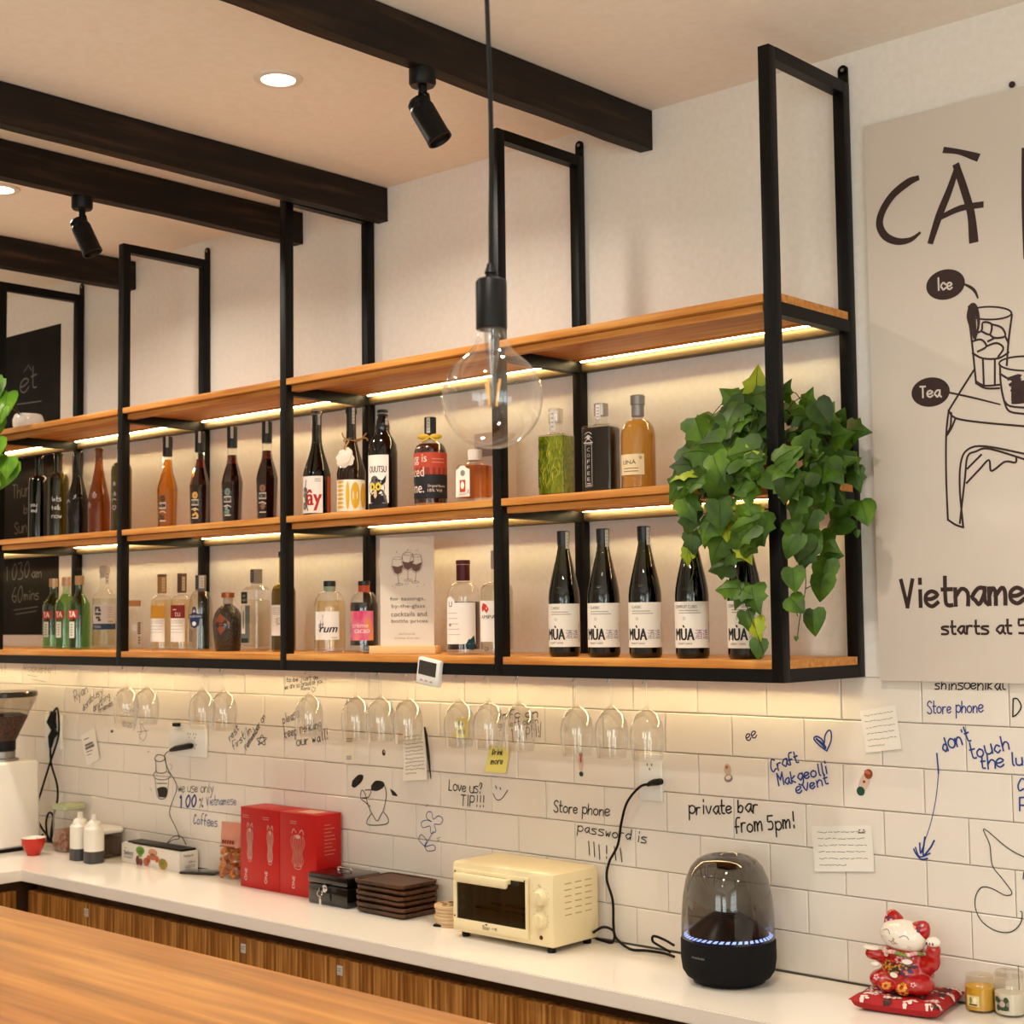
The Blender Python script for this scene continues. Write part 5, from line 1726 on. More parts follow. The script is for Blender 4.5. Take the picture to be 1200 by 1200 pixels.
# keys with a black fob beside the coasters
kp = on(521, 1086)
t = thing('key_fob', 'black key fob lying before the round coasters', 'keys', kp, .3)
m = MB(); m.box(-.030, .008, -.012, .012, .0005, .0065, RUBBER, bev=.002); m.build('fob', t)
m = MB(); m.tube(smooth_line([(.004, .002, .004), (.016, .012, .010), (.024, .022, .014), (.030, .03, .020)], 4), .0024, RUBBER, 8); m.build('strap', t)

# ---- toaster oven
OC = mat('cream_enamel', '#e8d8ae', rough=.32, spec=.5)
ox0, ox1, oy0, oy1, oz0, oz1 = -1.1175, -.7650, -.212, -.030, CT + .013, CT + .196
t = thing('toaster_oven', 'small cream toaster oven with a dark glass door and two knobs', 'toaster oven', ((ox0 + ox1) / 2, oy0, CT))
OW, OD, OB, OT = (ox1 - ox0) / 2, oy1 - oy0, .013, .196
def boolean_mesh(mbA, mbB):
    a = mbA.build('tmp_a'); b = mbB.build('tmp_b')
    md = a.modifiers.new('b', 'BOOLEAN'); md.operation = 'DIFFERENCE'; md.object = b; md.solver = 'EXACT'
    bpy.context.view_layer.update()
    me = bpy.data.meshes.new_from_object(a.evaluated_get(bpy.context.evaluated_depsgraph_get()))
    bpy.data.objects.remove(a, do_unlink=True); bpy.data.objects.remove(b, do_unlink=True)
    return me
A = MB(); A.box(-OW, OW, 0, OD, OB, OT, OC, bev=.010)
B = MB(); B.box(-OW + .022, OW - .092, -.02, OD - .02, OB + .034, OT - .022, MAT('#6a6a66', .5))
me = boolean_mesh(A, B)
o = bpy.data.objects.new('oven_body', me); COL.objects.link(o); o.parent = t
me.set_sharp_from_angle(angle=radians(30))
m = MB(); T = Matrix.Identity(4)
dx0, dx1, dz0, dz1 = -OW + .012, OW - .078, OB + .014, OT - .016
OL = mat('cream_enamel_door', '#e6d6ac', rough=.35)
m.box(dx0, dx1, -.0075, -.0006, dz0, dz0 + .024, OL, bev=.0015); m.box(dx0, dx1, -.0075, -.0006, dz1 - .011, dz1, OL, bev=.0015)
m.box(dx0, dx0 + .013, -.0075, -.0006, dz0 + .022, dz1 - .009, OL, bev=.0015); m.box(dx1 - .009, dx1, -.0075, -.0006, dz0 + .022, dz1 - .009, OL, bev=.0015)
for (x, z) in ((dx0 + .008, dz1 - .008), (dx1 - .010, dz1 - .008), (dx0 + .006, dz0 + .030)):
    m.cyl((x, -.0085, z), (x, -.0070, z), .0022, INK, 10)
s = flat(-.0077)
text(m, s, 'Bear', ((dx0 + dx1) / 2 - .012, dz0 + .012), .011, MAT('#4a3a22'), .026, lift=.0004); text(m, s, '小熊', ((dx0 + dx1) / 2 + .016, dz0 + .012), .007, MAT('#4a3a22'), .020, lift=.0004)
disc(m, s, (dx0 + dx1) / 2 - .012, dz0 + .0195, .004, .0022, MAT('#4a3a22'), .0006)
door = m.build('oven_door', t)
m = MB(); m.box(dx0 + .012, dx1 - .008, -.0055, -.0025, dz0 + .021, dz1 - .008, shell('oven_glass', (.44, .48, .48), base=.07, top=.6)); m.build('door_glass', door)
hx0, hx1, hz = dx0 + .026, dx1 - .052, dz1 - .014
m = MB(); m.box(hx0, hx1, -.034, -.020, hz - .017, hz + .008, OC, bev=.007)
for x in (hx0 + .012, hx1 - .012): m.box(x - .008, x + .008, -.022, -.007, hz - .007, hz + .005, OC, bev=.002)
m.build('door_handle', door)
m = MB()
for q in range(4): m.cyl((-OW + .0222, .016, OB + .062 + q * .026), (-OW + .0235, .016, OB + .062 + q * .026), .0085, MAT('#f2eee4'), 16)
m.build('side_vent_and_glint', t)  # white discs paint in the round reflections behind the door glass
m = MB(); el = mat('heater_tube', '#6a6058', rough=.3, metal=.7)
m.tube(smooth_line([(-OW + .04, .11, OB + .06), (.02, .11, OB + .06), (.045, .10, OB + .06), (.045, .06, OB + .06), (.02, .05, OB + .06), (-OW + .04, .05, OB + .06)], 4), .0035, el, 8)
m.build('heating_element', t)
for q, z in enumerate((OB + .122, OB + .066)):
    m = MB(); cx = OW - .040
    T = Matrix.Translation((cx, -.0005, z)) @ Matrix.Rotation(pi / 2, 4, 'X')
    m.lathe([(0, 0), (.021, 0), (.0215, .002), (.0205, .004), (.0185, .005), (.0175, .015), (.016, .017), (0, .017)], OC, seg=32, T=T)
    m.box(-.0035, .0035, -.016, .016, .0165, .020, OC, T=T, bev=.001)
    m.build('knob', t)
m = MB(); s = flat(-.0002)
text(m, s, '℃', (OW - .045, OB + .151), .006, MAT('#6a5632'), .008); 
for z0_ in (OB + .122, OB + .066):
    for q in range(9):
        aa = radians(-30 + q * 30); x, z = OW - .040 + .0265 * cos(aa), z0_ + .0265 * sin(aa)
        disc(m, s, x, z, .0011, .0011, MAT('#8a7348'), .0004, 6)
m.build('dial_marks', t)
m = MB(); m.lathe([(0, 0), (.0055, 0), (.005, .002), (0, .0026)], mat('indicator_red', '#5a140e', rough=.15), seg=18, T=Matrix.Translation((OW - .040, -.0003, OB + .024)) @ Matrix.Rotation(pi / 2, 4, 'X')); m.build('indicator', t)
m = MB()
for c in range(3):
    for q in range(6):
        y = .045 + c * .040; z = OB + .075 + q * .0155
        m.box(OW - .0002, OW + .0004, y, y + .026, z, z + .0025, MAT('#b39f6c'))
m.build('side_vent_and_glint', t)
for (x, y) in ((-OW + .03, .022), (OW - .022, .018), (-OW + .03, OD - .025), (OW - .022, OD - .025)):
    m = MB(); m.lathe([(0, 0), (.010, 0), (.011, .002), (.011, OB + .001), (0, OB + .001)], RUBBER, seg=18, T=Matrix.Translation((x, y, 0))); m.build('foot', t)
m = MB()
ocp = [(ox1 + .002, -.06, CT + .03), (ox1 + .025, -.045, CT + .045), (ox1 + .05, -.035, CT + .035), (ox1 + .046, -.035, CT + .008), (ox1 + .01, -.03, CT + .006), (ox1 - .02, -.02, CT + .006)]
m.tube([Vector(p) - t.location for p in smooth_line(ocp, 5)], .0035, RUBBER, 8); m.build('power_cord', t)

# ---- dome speaker
sl = Vector((-.283, -.158, CT))
t = thing('dome_speaker', 'black speaker with a smoked clear dome and a ring of blue lights', 'speaker', sl)
FAB = noise_color(mat('speaker_cloth', rough=.85, spec=.2), '#0b0b0c', '#17171a', freq=400, bump=.1)
m = MB(); m.lathe([(0, .010), (.085, .010), (.096, .016), (.105, .030), (.1085, .055), (.1085, .096), (.1065, .100), (.090, .101), (0, .101)], FAB, seg=64); m.build('base', t)
m = MB(); m.lathe([(0, 0), (.072, 0), (.082, .004), (.084, .0105), (0, .0105)], RUBBER, seg=48); m.build('foot', t)
SM = shell('smoked_dome', (.42, .41, .385), base=.05, top=.55, power=2.6)
m = MB(); pr = [(.1062, .101), (.1068, .106), (.1055, .150), (.1015, .195), (.0945, .230), (.083, .258), (.068, .275), (.050, .284), (.036, .2865), (.030, .283), (.026, .276), (.024, .268)]
m.lathe(pr, SM, seg=64); m.build('dome', t)
m = MB(); m.lathe([(.024, .268), (.022, .255), (.0, .250)], mat('dome_throat', '#1b1a19', rough=.2), seg=32); m.build('dome_port', t)
DB = mat('ribbed_cone', '#0c1126', rough=.3)
m = MB()
pr = [(.098, .1015)]
for q in range(14):
    u = q / 13
    rr_ = .090 * (1 - u) + .004
    zz_ = .108 + .052 * sin(u * pi / 2)
    pr += [(rr_, zz_), (rr_ - .002, zz_ + .0025)]
pr += [(0, .163)]
m.lathe(pr, DB, seg=64); m.build('cone', t)
BLU = mat('blue_ring_light', '#8fa8ff', emit=(.30, .42, 1.0), strength=4)
m = MB()
for q in range(44):
    a0 = 2 * pi * q / 44
    vs = []
    for (r_, da) in ((.102, -.045), (.102, .045), (.080, .16), (.080, .10)):
        vs.append((r_ * cos(a0 + da), r_ * sin(a0 + da), .1045 + (.102 - r_) * .5))
    m.add(vs, [(0, 1, 2, 3)], BLU)
m.build('light_ring', t)
m = MB(); s = cylsurf(.1087, -.36 + .28); text(m, s, 'harman/kardon', (0, .070), .0055, MAT('#8c8a88'), .036); m.build('nameplate', t)
# speaker cable to the wall socket
cab = thing('power_cable', 'black cable running from the speaker across the counter up to the wall socket', 'cable', onY(766, 918, -.03))
c0_ = cab.location.copy()
pl_ = [onY(x, y, Y) for (x, y, Y) in ((762, 919, -.030), (750, 922, -.034), (735, 940, -.03), (728, 965, -.022), (724, 990, -.02), (714, 1010, -.018), (711, 1030, -.018), (718, 1055, -.018))]
pl_ += [onY(719, 1085, -.014), onY(722, 1099, -.014)]
q0 = [onZ(x, y, CT + .0045) for (x, y) in ((738, 1112), (758, 1114), (778, 1117), (790, 1121))]
for v in q0: v.y = min(v.y, -.012)
m = MB(); m.tube([Vector(p) - c0_ for p in smooth_line([tuple(p) for p in pl_ + q0], 6)], .0034, RUBBER, 8); m.build('cable', cab)
m = MB(); m.tube([Vector(p) - c0_ for p in smooth_line([tuple(onY(*a_)) for a_ in ((786, 1116, -.10), (772, 1108, -.10), (765, 1103, -.09), (766, 1097, -.09), (778, 1101, -.09), (790, 1108, -.09))], 6)], .0032, RUBBER, 8); m.build('cable_loop', cab)
m = MB(); m.tube([Vector((.014, -.002, .004)), Vector((.004, .0, .003)), Vector((-.012, .002, -.001)), Vector((-.020, .0, -.006))], [.0085, .009, .007, .0045], BLACK_PLASTIC, 12); m.cyl((.006, .004, .003), (.006, .022, .003), .0085, BLACK_PLASTIC, 14); m.build('plug', cab)
lp = thing('cable_loop', 'short black cable loop behind the dome speaker', 'cable', onY(898, 1118, -.06))
m = MB(); m.tube([onY(*a_) - lp.location for a_ in ((894, 1110, -.07), (903, 1112, -.065), (907, 1122, -.06), (903, 1134, -.06), (893, 1140, -.065))], .0036, RUBBER, 8); m.build('cable', lp)

# ---- candles
for k, (px, py, lab, wax, rim) in enumerate(((1149, 1184, 'yellow jar candle beside the red cushion', '#d8a82c', '#c9b45a'), (1184, 1189, 'white jar candle with a pale glass lid and green leaf label', '#e3ddd2', '#c9c2b6'))):
    p = on(px, py)
    t = thing('jar_candle', lab, 'candle', p, group='jar candles')
    gl = shell('candle_glass', (.95, .93, .88), base=.05, top=.6)
    h = .074 if k == 0 else .078
    m = MB(); m.lathe([(0, .001), (.028, 0), (.0310, .003), (.0312, h * .70), (.030, h * .80), (.0285, h * .85), (.0292, h * .89), (.0285, h), (.0270, h)], gl, seg=36); m.build('jar', t)
    m = MB(); wl = h * (.69 if k == 0 else .60); m.lathe([(0, .005), (.0285, .005), (.0298, .009), (.0298, wl), (0, wl)], mat('wax_%d' % k, wax, rough=.5, sss=.1), seg=36); m.build('wax', t)
    if k == 1:
        m = MB(); m.lathe([(0, h + .001), (.029, h + .001), (.030, h + .004), (.027, h + .012), (.016, h + .014), (0, h + .014)], shell('lid_glass', (.9, .88, .84), base=.1, top=.7), seg=32); m.build('lid', t)
    m = MB(); s = cylsurf(.0315)
    patch(m, s, -.016, .012, .014, .036, MAT('#e0cf9a') if k == 0 else MAT('#8f8f84'))
    if k == 0:
        patch(m, s, -.010, .008, .016, .019, MAT('#3a3a1e'), .0008, 3); disc(m, s, -.006, .026, .003, .007, MAT('#7d8a3c'), .0008); disc(m, s, .003, .027, .004, .006, MAT('#efe6c8'), .0008)
    else:
        for q in range(8): disc(m, s, R.uniform(-.016, .010), R.uniform(.016, .036), .005, .006, MAT('#3a4a34'), .0008, rot=q)
        disc(m, s, -.002, .027, .006, .006, MAT('#b9a7a0'), .001)
    m.build('front_label', t)
# ================================================================== BECKONING CAT ON ITS CUSHION
CATR = mat('red_cat_glaze', '#a8120f', rough=.14, coat=.5)
CATW = mat('white_cat_glaze', '#efe5d8', rough=.14, coat=.4)
GOLD = mat('gold_paint', '#c98f2a', rough=.3, metal=.4)
FLOW = [MAT('#d9a0a0'), MAT('#e0c4b8'), MAT('#c98a30'), MAT('#4a3a70'), MAT('#7d8a4a')]
cu = onZ(1062, 1172, CT); cu.y = -.104; cu.x = onY(1063, 1160, -.104).x
rc = random.Random(11)
CUSH = mat('red_brocade', '#a30f16', rough=.7)
t = thing('cushion', 'small red floral cushion under the beckoning cat', 'cushion', (cu.x, cu.y, CT), .16)
bm = bmesh.new(); N = 22
def cush(u, v, side):
    a = max(0, 1 - abs(u) ** 7) * max(0, 1 - abs(v) ** 7)
    return Vector((u * .098 * (1 - .07 * (1 - abs(v) ** 3) * abs(u)), v * .090 * (1 - .07 * (1 - abs(u) ** 3) * abs(v)), .0175 + side * .0170 * (a ** .36) + (.006 * (abs(u * v)) ** 3)))
m = MB()
for side in (1, -1):
    vs = [cush(2 * i / N - 1, 2 * j / N - 1, side) for j in range(N + 1) for i in range(N + 1)]
    fs = [(j * (N + 1) + i, j * (N + 1) + i + 1, (j + 1) * (N + 1) + i + 1, (j + 1) * (N + 1) + i) for j in range(N) for i in range(N)]
    m.add(vs, fs if side == 1 else [f[::-1] for f in fs], CUSH, True)
s = lambda u, v, l: cush(u, v, 1) + Vector((0, 0, l))
for q in range(110):
    u, v = rc.uniform(-.97, .97), rc.uniform(-.97, .97)
    c = rc.choice((MAT('#e0cfc6'), MAT('#d99a92'), MAT('#e0cfc6'), MAT('#3a2420')))
    for a in range(rc.choice((1, 4, 5))):
        disc(m, s, max(-.98, min(.98, u + .06 * cos(a * 1.3))), max(-.98, min(.98, v + .06 * sin(a * 1.3))), rc.uniform(.03, .06), rc.uniform(.022, .05), c, .0006, 8)
m.build('cushion_cover', t)

cz = CT + .0352
cat = thing('beckoning_cat', 'red and white ceramic beckoning cat figurine with a smiling face', 'figurine', (cu.x, cu.y, cz), -.06)
cat.scale = (1.16, 1.1, .98)
# body, legs and arms as one skin
bmx = MB()
bmx.ell((0, .004, .040), (.050, .044, .045), CATR); bmx.ell((0, 0, .070), (.040, .035, .038), CATR)
for sx in (-1, 1):
    bmx.ell((sx * .036, -.018, .022), (.027, .032, .022), CATR)
    bmx.ell((sx * .016, -.040, .014), (.016, .018, .0135), CATR)
bmx.ell((.044, -.002, .062), (.017, .017, .022), CATR); bmx.ell((.057, -.004, .076), (.014, .014, .026), CATR); bmx.ell((.060, -.006, .096), (.0135, .0135, .018), CATR)
bmx.ell((-.042, -.010, .066), (.018, .016, .015), CATR); bmx.ell((-.058, -.018, .072), (.016, .016, .014), CATR)
o = bmx.build('tmp'); md = o.modifiers.new('r', 'REMESH'); md.mode = 'VOXEL'; md.voxel_size = .0026
ms = o.modifiers.new('s', 'SMOOTH'); ms.iterations = 6; ms.factor = .6
bpy.context.view_layer.update()
me = bpy.data.meshes.new_from_object(o.evaluated_get(bpy.context.evaluated_depsgraph_get()))
bpy.data.objects.remove(o, do_unlink=True)
me.name = 'body'
for p_ in me.polygons: p_.use_smooth = True
if not me.materials: me.materials.append(CATR)
o = bpy.data.objects.new('body', me); COL.objects.link(o); o.parent = cat
from mathutils.bvhtree import BVHTree
bv = BVHTree.FromPolygons([v.co for v in me.vertices], [list(p_.vertices) for p_ in me.polygons])
def onbody(u, z, l):
    h = bv.ray_cast(Vector((u, -.3, z)), Vector((0, 1, 0)))
    return h[0] + h[1] * l if h[0] else Vector((u, -.03, z))
m = MB()
for (x, z, c, n_, r_) in ((-.020, .060, FLOW[2], 6, .006), (.002, .052, FLOW[2], 6, .006), (.018, .050, FLOW[3], 5, .008), (.006, .072, FLOW[0], 6, .006), (-.010, .046, FLOW[4], 5, .005), (-.028, .050, FLOW[2], 5, .005), (.024, .060, MAT('#3a3050'), 4, .007),
                       (-.012, .018, FLOW[2], 7, .005), (.020, .020, GOLD, 7, .006), (.022, .010, FLOW[2], 5, .005), (-.036, .030, FLOW[0], 5, .004), (.040, .028, FLOW[0], 5, .0035)):
    for q in range(n_):
        disc(m, onbody, x + r_ * cos(q * 6.28 / n_), z + r_ * sin(q * 6.28 / n_), r_ * .55, r_ * .45, c, .0012, 8)
for q in range(40):
    disc(m, onbody, rc.uniform(-.024, .028), rc.uniform(.044, .068), .003, .0025, rc.choice((GOLD, MAT('#2c2a20'), FLOW[2], MAT('#2c2a20'))), .0016, 7)
for (x, z) in ((-.003, .040), (.019, .070), (-.026, .078)):
    disc(m, onbody, x, z, .008, .0055, CATW, .0022, 14)
m.build('painted_pattern', cat)
m = MB(); m.ell((.061, -.008, .115), (.0135, .0125, .0115), CATW, 18, 10)
for q in range(3): m.ell((.054 + q * .0062, -.020, .113), (.0016, .0012, .003), MAT('#5a2a20'), 8, 6)
pw_ = m.build('raised_paw', cat)
m = MB(); m.lathe([(0, 0), (.0145, 0), (.016, .002), (.012, .004), (0, .0045)], CATW, seg=20, T=Matrix.Translation((-.062, -.020, .083)) @ Matrix.Rotation(.15, 4, 'Y')); m.build('held_cup', cat)
m = MB(); m.ell((-.046, -.034, .054), (.010, .007, .006), CATW, 16, 8); m.build('cuff', cat)
# head
HC = Vector((.0, -.006, .118)); HR = (.046, .037, .034)
RT = Matrix.Translation(HC) @ Matrix.Rotation(radians(13), 4, 'Y')
m = MB(); m.ell((0, 0, 0), HR, CATW, 36, 20, RT)
def onhead(u, z, l):
    y = -HR[1] * sqrt(max(.02, 1 - (u / HR[0]) ** 2 - (z / HR[2]) ** 2))
    nrm = Vector((u / HR[0] ** 2, y / HR[1] ** 2, z / HR[2] ** 2)).normalized()
    return RT @ (Vector((u, y, z)) + nrm * l)
fi = MAT('#4a2c22')
for sx in (-1, 1):
    ribbon(m, onhead, smooth_line([(sx * .010, .006), (sx * .015, .0115), (sx * .021, .0115), (sx * .026, .007)], 4), .0011, fi, .0006)
    ribbon(m, onhead, smooth_line([(0, -.003), (sx * .003, -.008), (sx * .009, -.008)], 4), .0010, fi, .0006)
    for q in range(2): ribbon(m, onhead, smooth_line([(sx * .026, -.008 - q * .005), (sx * .032, -.010 - q * .006)], 2), .0007, fi, .0006)
shape(m, onhead, [(-.003, .001), (.003, .001), (0, -.003)], MAT('#c79a3c'), .0008)
ribbon(m, onhead, smooth_line([(-.004, -.010), (0, -.0125), (.004, -.010)], 3), .0012, MAT('#b5342c'), .0006)
hd = m.build('head', cat)
for sx in (-1, 1):
    m = MB()
    T = RT @ Matrix.Translation((sx * .029, .004, .026)) @ Matrix.Rotation(sx * .42, 4, 'Y')
    m.lathe([(.0225, -.018), (.0215, -.007), (.0185, .003), (.0130, .012), (.0065, .0185), (0, .0205)], CATR, seg=24, T=T, sx=1, sy=.72)
    se = lambda u, z, l: T @ Vector((u, -.72 * sqrt(max(.00001, (.0195 - .62 * max(z, -.01) * .85) ** 2 - u * u)) - l - .001, z))
    for q in range(5): disc(m, se, rc.uniform(-.008, .008), rc.uniform(-.006, .016), .0032, .003, rc.choice((FLOW[2], FLOW[0], FLOW[3])), .0012, 8)
    e_ = m.build('ear', hd)
m = MB()
for q in range(18):
    aa = pi + pi * q / 17
    m.ell((.037 * cos(aa), .034 * sin(aa) * .98 - .004, .086 + .002 * sin(q)), (.0058, .0052, .0046), rc.choice((FLOW[0], FLOW[1], FLOW[0], FLOW[4])), 10, 6)
m.build('flower_collar', cat)
m = MB()
for q in range(14):
    aa = 2 * pi * q / 14
m.lathe([(.036, .080), (.040, .084), (.038, .090), (.034, .092)], CATR, seg=30, sy=.92); m.build('neck_ruff', cat)

# ================================================================== BANNER WITH THE COFFEE DRAWING
BNY = -.018
t = thing('wall_banner', 'large off-white wall banner with hand lettering and a drawing of iced coffee on a stool', 'banner', (.0430, BNY, 1.586))
bm_ = mat('banner_board', '#ddd2c7', rough=.65, spec=.25)
m = MB(); m.box(0, 1.25, 0, .0145, 0, 1.268, bm_, bev=.001); m.build('panel', t)
def bp_(x, y):
    p = onY(x, y, BNY) - t.location
    return (p.x, p.z)
bs = lambda u, z, l: Vector((u, -l, z))
PX = .00198
def bl(mb, pts, w, sub=4, mt=None, lift=.0006):
    """brush line through photo points; widths in photo pixels"""
    P3 = [(*bp_(x, y), (w if not isinstance(w, (list, tuple)) else w[min(i, len(w) - 1)]) * PX) for i, (x, y) in enumerate(pts)]
    L = smooth_line(P3, sub)
    ribbon(mb, bs, [(a, b) for a, b, c in L], [max(c, .0004) for a, b, c in L], mt or BROWNINK, lift)
m = MB()
bl(m, [(1075, 209), (1064, 214), (1046, 229), (1034, 248), (1031, 264), (1038, 277), (1052, 283), (1067, 281), (1078, 273)], [6, 9, 9, 9, 9, 9, 8, 6, 3], 6)
bl(m, [(1122, 195), (1113, 222), (1101, 252), (1091, 283)], [6, 8, 9, 7]); bl(m, [(1121, 195), (1130, 222), (1138, 250), (1141, 280)], [8, 9, 9, 11]); bl(m, [(1104, 254), (1126, 244), (1150, 240)], [6, 7, 7]); bl(m, [(1108, 176), (1124, 178), (1144, 184)], [7, 6, 9])
bl(m, [(1201, 176), (1201, 240), (1203, 300)], [7, 7, 7])
def pen(mb, text_, x0, y0, x1, y1, hp, w):
    a, b = bp_(x0, y0), bp_(x1, y1); c = bp_(x0, y0 - hp)
    hand(mb, bs, text_, a, b, c[1] - a[1], BROWNINK, w * PX, 0, .0006, .05, (0, 1))
m.build('heading_lettering', t); m = MB()
pen(m, 'Vietname', 1057, 711, 1206, 707, 31, 4.6)
m.build('coffee_lettering', t); m = MB()
pen(m, 'starts at 5', 1104, 743, 1206, 742, 15, 2.6)
m.build('price_lettering', t)
wt = MAT('#d9cdc2')
for (cx, cy, rx, ry), tail, wd_, (tx, x0, y0, x1, y1, hp) in (((1108, 333.5, 23, 17), [(1128, 332), (1138, 337), (1143, 342), (1146, 349)], [2, 3.4, 3.2, 2], ('Ice', 1099, 340, 1118, 339, 14)),
                                                    ((1090.5, 459.5, 23, 16.5), [(1112, 460), (1140, 466), (1172, 474)], [2.2, 2.2, 1.6], ('Tea', 1079, 466, 1104, 465, 13))):
    m = MB()
    c = bp_(cx, cy); disc(m, bs, c[0], c[1], rx * PX, ry * PX, BROWNINK, .0006, 30, -.05)
    bl(m, tail, wd_)
    a, b, c = bp_(x0, y0), bp_(x1, y1), bp_(x0, y0 - hp)
    hand(m, bs, tx, a, b, c[1] - a[1], wt, 2.0 * PX, 0, .0010, .04, (0, 1))
    m.build('speech_bubble', t)
m = MB()
def ovl(cx, cy, rx, ry, w): bl(m, [(cx + rx * cos(a), cy + ry * sin(a)) for a in [2 * pi * k / 20 for k in range(21)]], w, 2)
ovl(1160, 367, 25.5, 7.5, 2.0)
for pts in ([(1135, 370), (1139, 400), (1144, 449)], [(1186, 369), (1182, 400), (1180, 428)], [(1140, 414), (1152, 420), (1170, 420), (1182, 413)], [(1144, 449), (1155, 455), (1171, 455)], [(1144, 447), (1154, 452), (1171, 451)], [(1152, 421), (1153, 450)], [(1166, 421), (1166, 450)],
            [(1138, 391), (1150, 388), (1152, 378), (1162, 380), (1160, 392), (1150, 388)], [(1162, 380), (1174, 384), (1178, 394), (1166, 396), (1160, 392)], [(1140, 400), (1150, 398), (1156, 406), (1146, 412)], [(1156, 406), (1168, 402), (1176, 408), (1170, 418)], [(1158, 400), (1166, 396)], [(1178, 394), (1182, 402)],
            [(1172, 428), (1173, 450), (1177, 470), (1183, 482), (1200, 485)], [(1177, 470), (1184, 476), (1204, 478)], [(1172, 438), (1185, 445), (1206, 448)],
            [(1142, 433), (1128, 455), (1112, 481)], [(1112, 481), (1120, 490), (1150, 495), (1206, 500)], [(1112, 481), (1109, 510), (1109, 560), (1111, 609)], [(1111, 609), (1120, 615), (1129, 618)], [(1129, 618), (1125, 575), (1126, 543), (1134, 527), (1155, 523), (1206, 533)],
            [(1125, 613), (1131, 560), (1134, 535), (1144, 529), (1160, 526), (1206, 540)], [(1115, 484), (1114, 500), (1110, 508)], [(1120, 490), (1115, 502), (1110, 510)], [(1134, 549), (1150, 533)], [(1133, 566), (1148, 550), (1159, 539), (1161, 551), (1166, 550), (1178, 541), (1190, 542), (1191, 536)]):
    bl(m, pts, 2.3, 4)
ovl(1202, 426, 31, 8.5, 2.0)
for pts in ([(1137, 360), (1141, 358), (1145, 366), (1147, 380), (1143, 398)], [(1137, 361), (1136, 372), (1140, 386), (1142, 396)], [(1140, 362), (1141, 376), (1142, 392)]): bl(m, pts, [5, 6, 5, 3, 2], 4)
for k in range(7): bl(m, [(1182 + k * 2, 444 + (k % 3) * 7), (1196, 440 + k * 4), (1186, 450 + k * 3.6), (1206, 446 + k * 4)], 3.6, 4)
m.build('coffee_drawing', t)
# small black hook above the banner
hk = onY(1186, 99, -.004)
t = thing('wall_hook', 'tiny dark hook in the wall just above the banner edge', 'hook', hk)
m = MB(); m.ell((0, 0, 0), (.007, .006, .007), BROWNINK, 14, 8); m.build('hook_head', t)

# ================================================================== CHALKBOARD
a, b = onY(71, 379, -.0026), onY(69, 744, -.0026)
t = thing('chalkboard', 'tall black chalkboard on the wall behind the shelf end with faint chalk opening hours', 'chalkboard', (a.x, -.0018, b.z))
CB = noise_color(mat('chalkboard_black', rough=.75, spec=.2), '#12110f', '#1d1b19', freq=9)
m = MB(); m.box(-.60, 0, 0, .0016, 0, a.z - b.z, CB); m.build('board', t)
m = MB()
def cp_(x, y):
    p = onY(x, y, -.0026) - t.location
    return (p.x, p.z)
def chalk(tx, x0, y0, x1, y1, hp, w=.004):
    hand(m, bs, tx, cp_(x0, y0), cp_(x1, y1), cp_(x0, y0 - hp)[1] - cp_(x0, y0)[1], CHALK, w, 0, .0003, .08, (0, 1))
chalk('et', 24, 462, 46, 452, 26, .006)
for pts in ([(28, 436), (33, 428), (37, 434)], [(20, 474), (48, 470)]): ribbon(m, bs, [cp_(*p) for p in pts], .004, CHALK, .0003)
chalk('MENU', 14, 532, 52, 524, 14); chalk('Thurs', 15, 584, 40, 580, 16); chalk('by', 28, 602, 38, 600, 10); chalk('Sun', 17, 626, 32, 623, 13); chalk('1030', 7, 681, 36, 676, 17); chalk('am', 37, 677, 50, 676, 11)
chalk('60', 14, 707, 28, 704, 17); chalk('mins', 28, 703, 46, 702, 11)
for pts in ([(16, 715), (44, 711)], [(18, 720), (42, 716)]): ribbon(m, bs, [cp_(*p) for p in pts], .003, CHALK, .0003)
m.build('chalk_writing', t)
# white ledge board under the chalkboard, seen at the shelf end

# ================================================================== WRITING ON THE TILES (all on the plane y = 0)
ws = lambda u, z, l: Vector((u, .0006 - l, z))
def wp(x, y):
    p = onY(x, y, 0)
    return (p.x, p.z)
WL = .0012
def note(label, items, m_=None):
    mb = MB()
    for it in items:
        mt = m_ or INK
        if it[-1] in ('b', 'k'):
            mt = BLUEINK if it[-1] == 'b' else INK
            it = it[:-1]
        if it[0] == 't':
            _, tx, x0, y0, x1, y1, hp = it[:7]
            w = (it[7] if len(it) > 7 else 1.5) * .0021
            a, b, c = wp(x0, y0), wp(x1, y1), wp(x0, y0 - hp)
            hh = math.hypot(c[0] - a[0], c[1] - a[1])
            hand(mb, ws, tx, a, b, hh, mt, w, .12, WL, .12)
        elif it[0] == 'l':
            ribbon(mb, ws, smooth_line([wp(x, y) for x, y in it[1]], 4), (it[2] if len(it) > 2 else 1.4) * .0021, mt, WL)
        elif it[0] == 'f':
            shape(mb, ws, smooth_line([wp(x, y) for x, y in it[1]], 3), mt, WL)
    o = mb.build('marker_writing', TILES)
    o['label'] = label
    return o
FAINT = MAT('#6f675f')
note('faint black marker word above the wall socket', [('t', 'Robustall', 28, 786, 66, 789, 9, .8), ('l', [(32, 791), (44, 793)], .8), ('l', [(38, 796), (54, 799)], .8), ('t', 'st', 0, 786, 8, 788, 9, .8)], FAINT)
note('slanting black marker scribble', [('t', 'Ryan', 88, 822, 104, 811, 11, 1.1), ('t', 'dont', 98, 834, 108, 822, 8, 1.1), ('t', 'busy', 107, 822, 122, 812, 9, 1.1), ('t', 'anything', 110, 834, 130, 816, 8, 1.1), ('t', 'friends', 116, 836, 133, 826, 7, 1.1)])
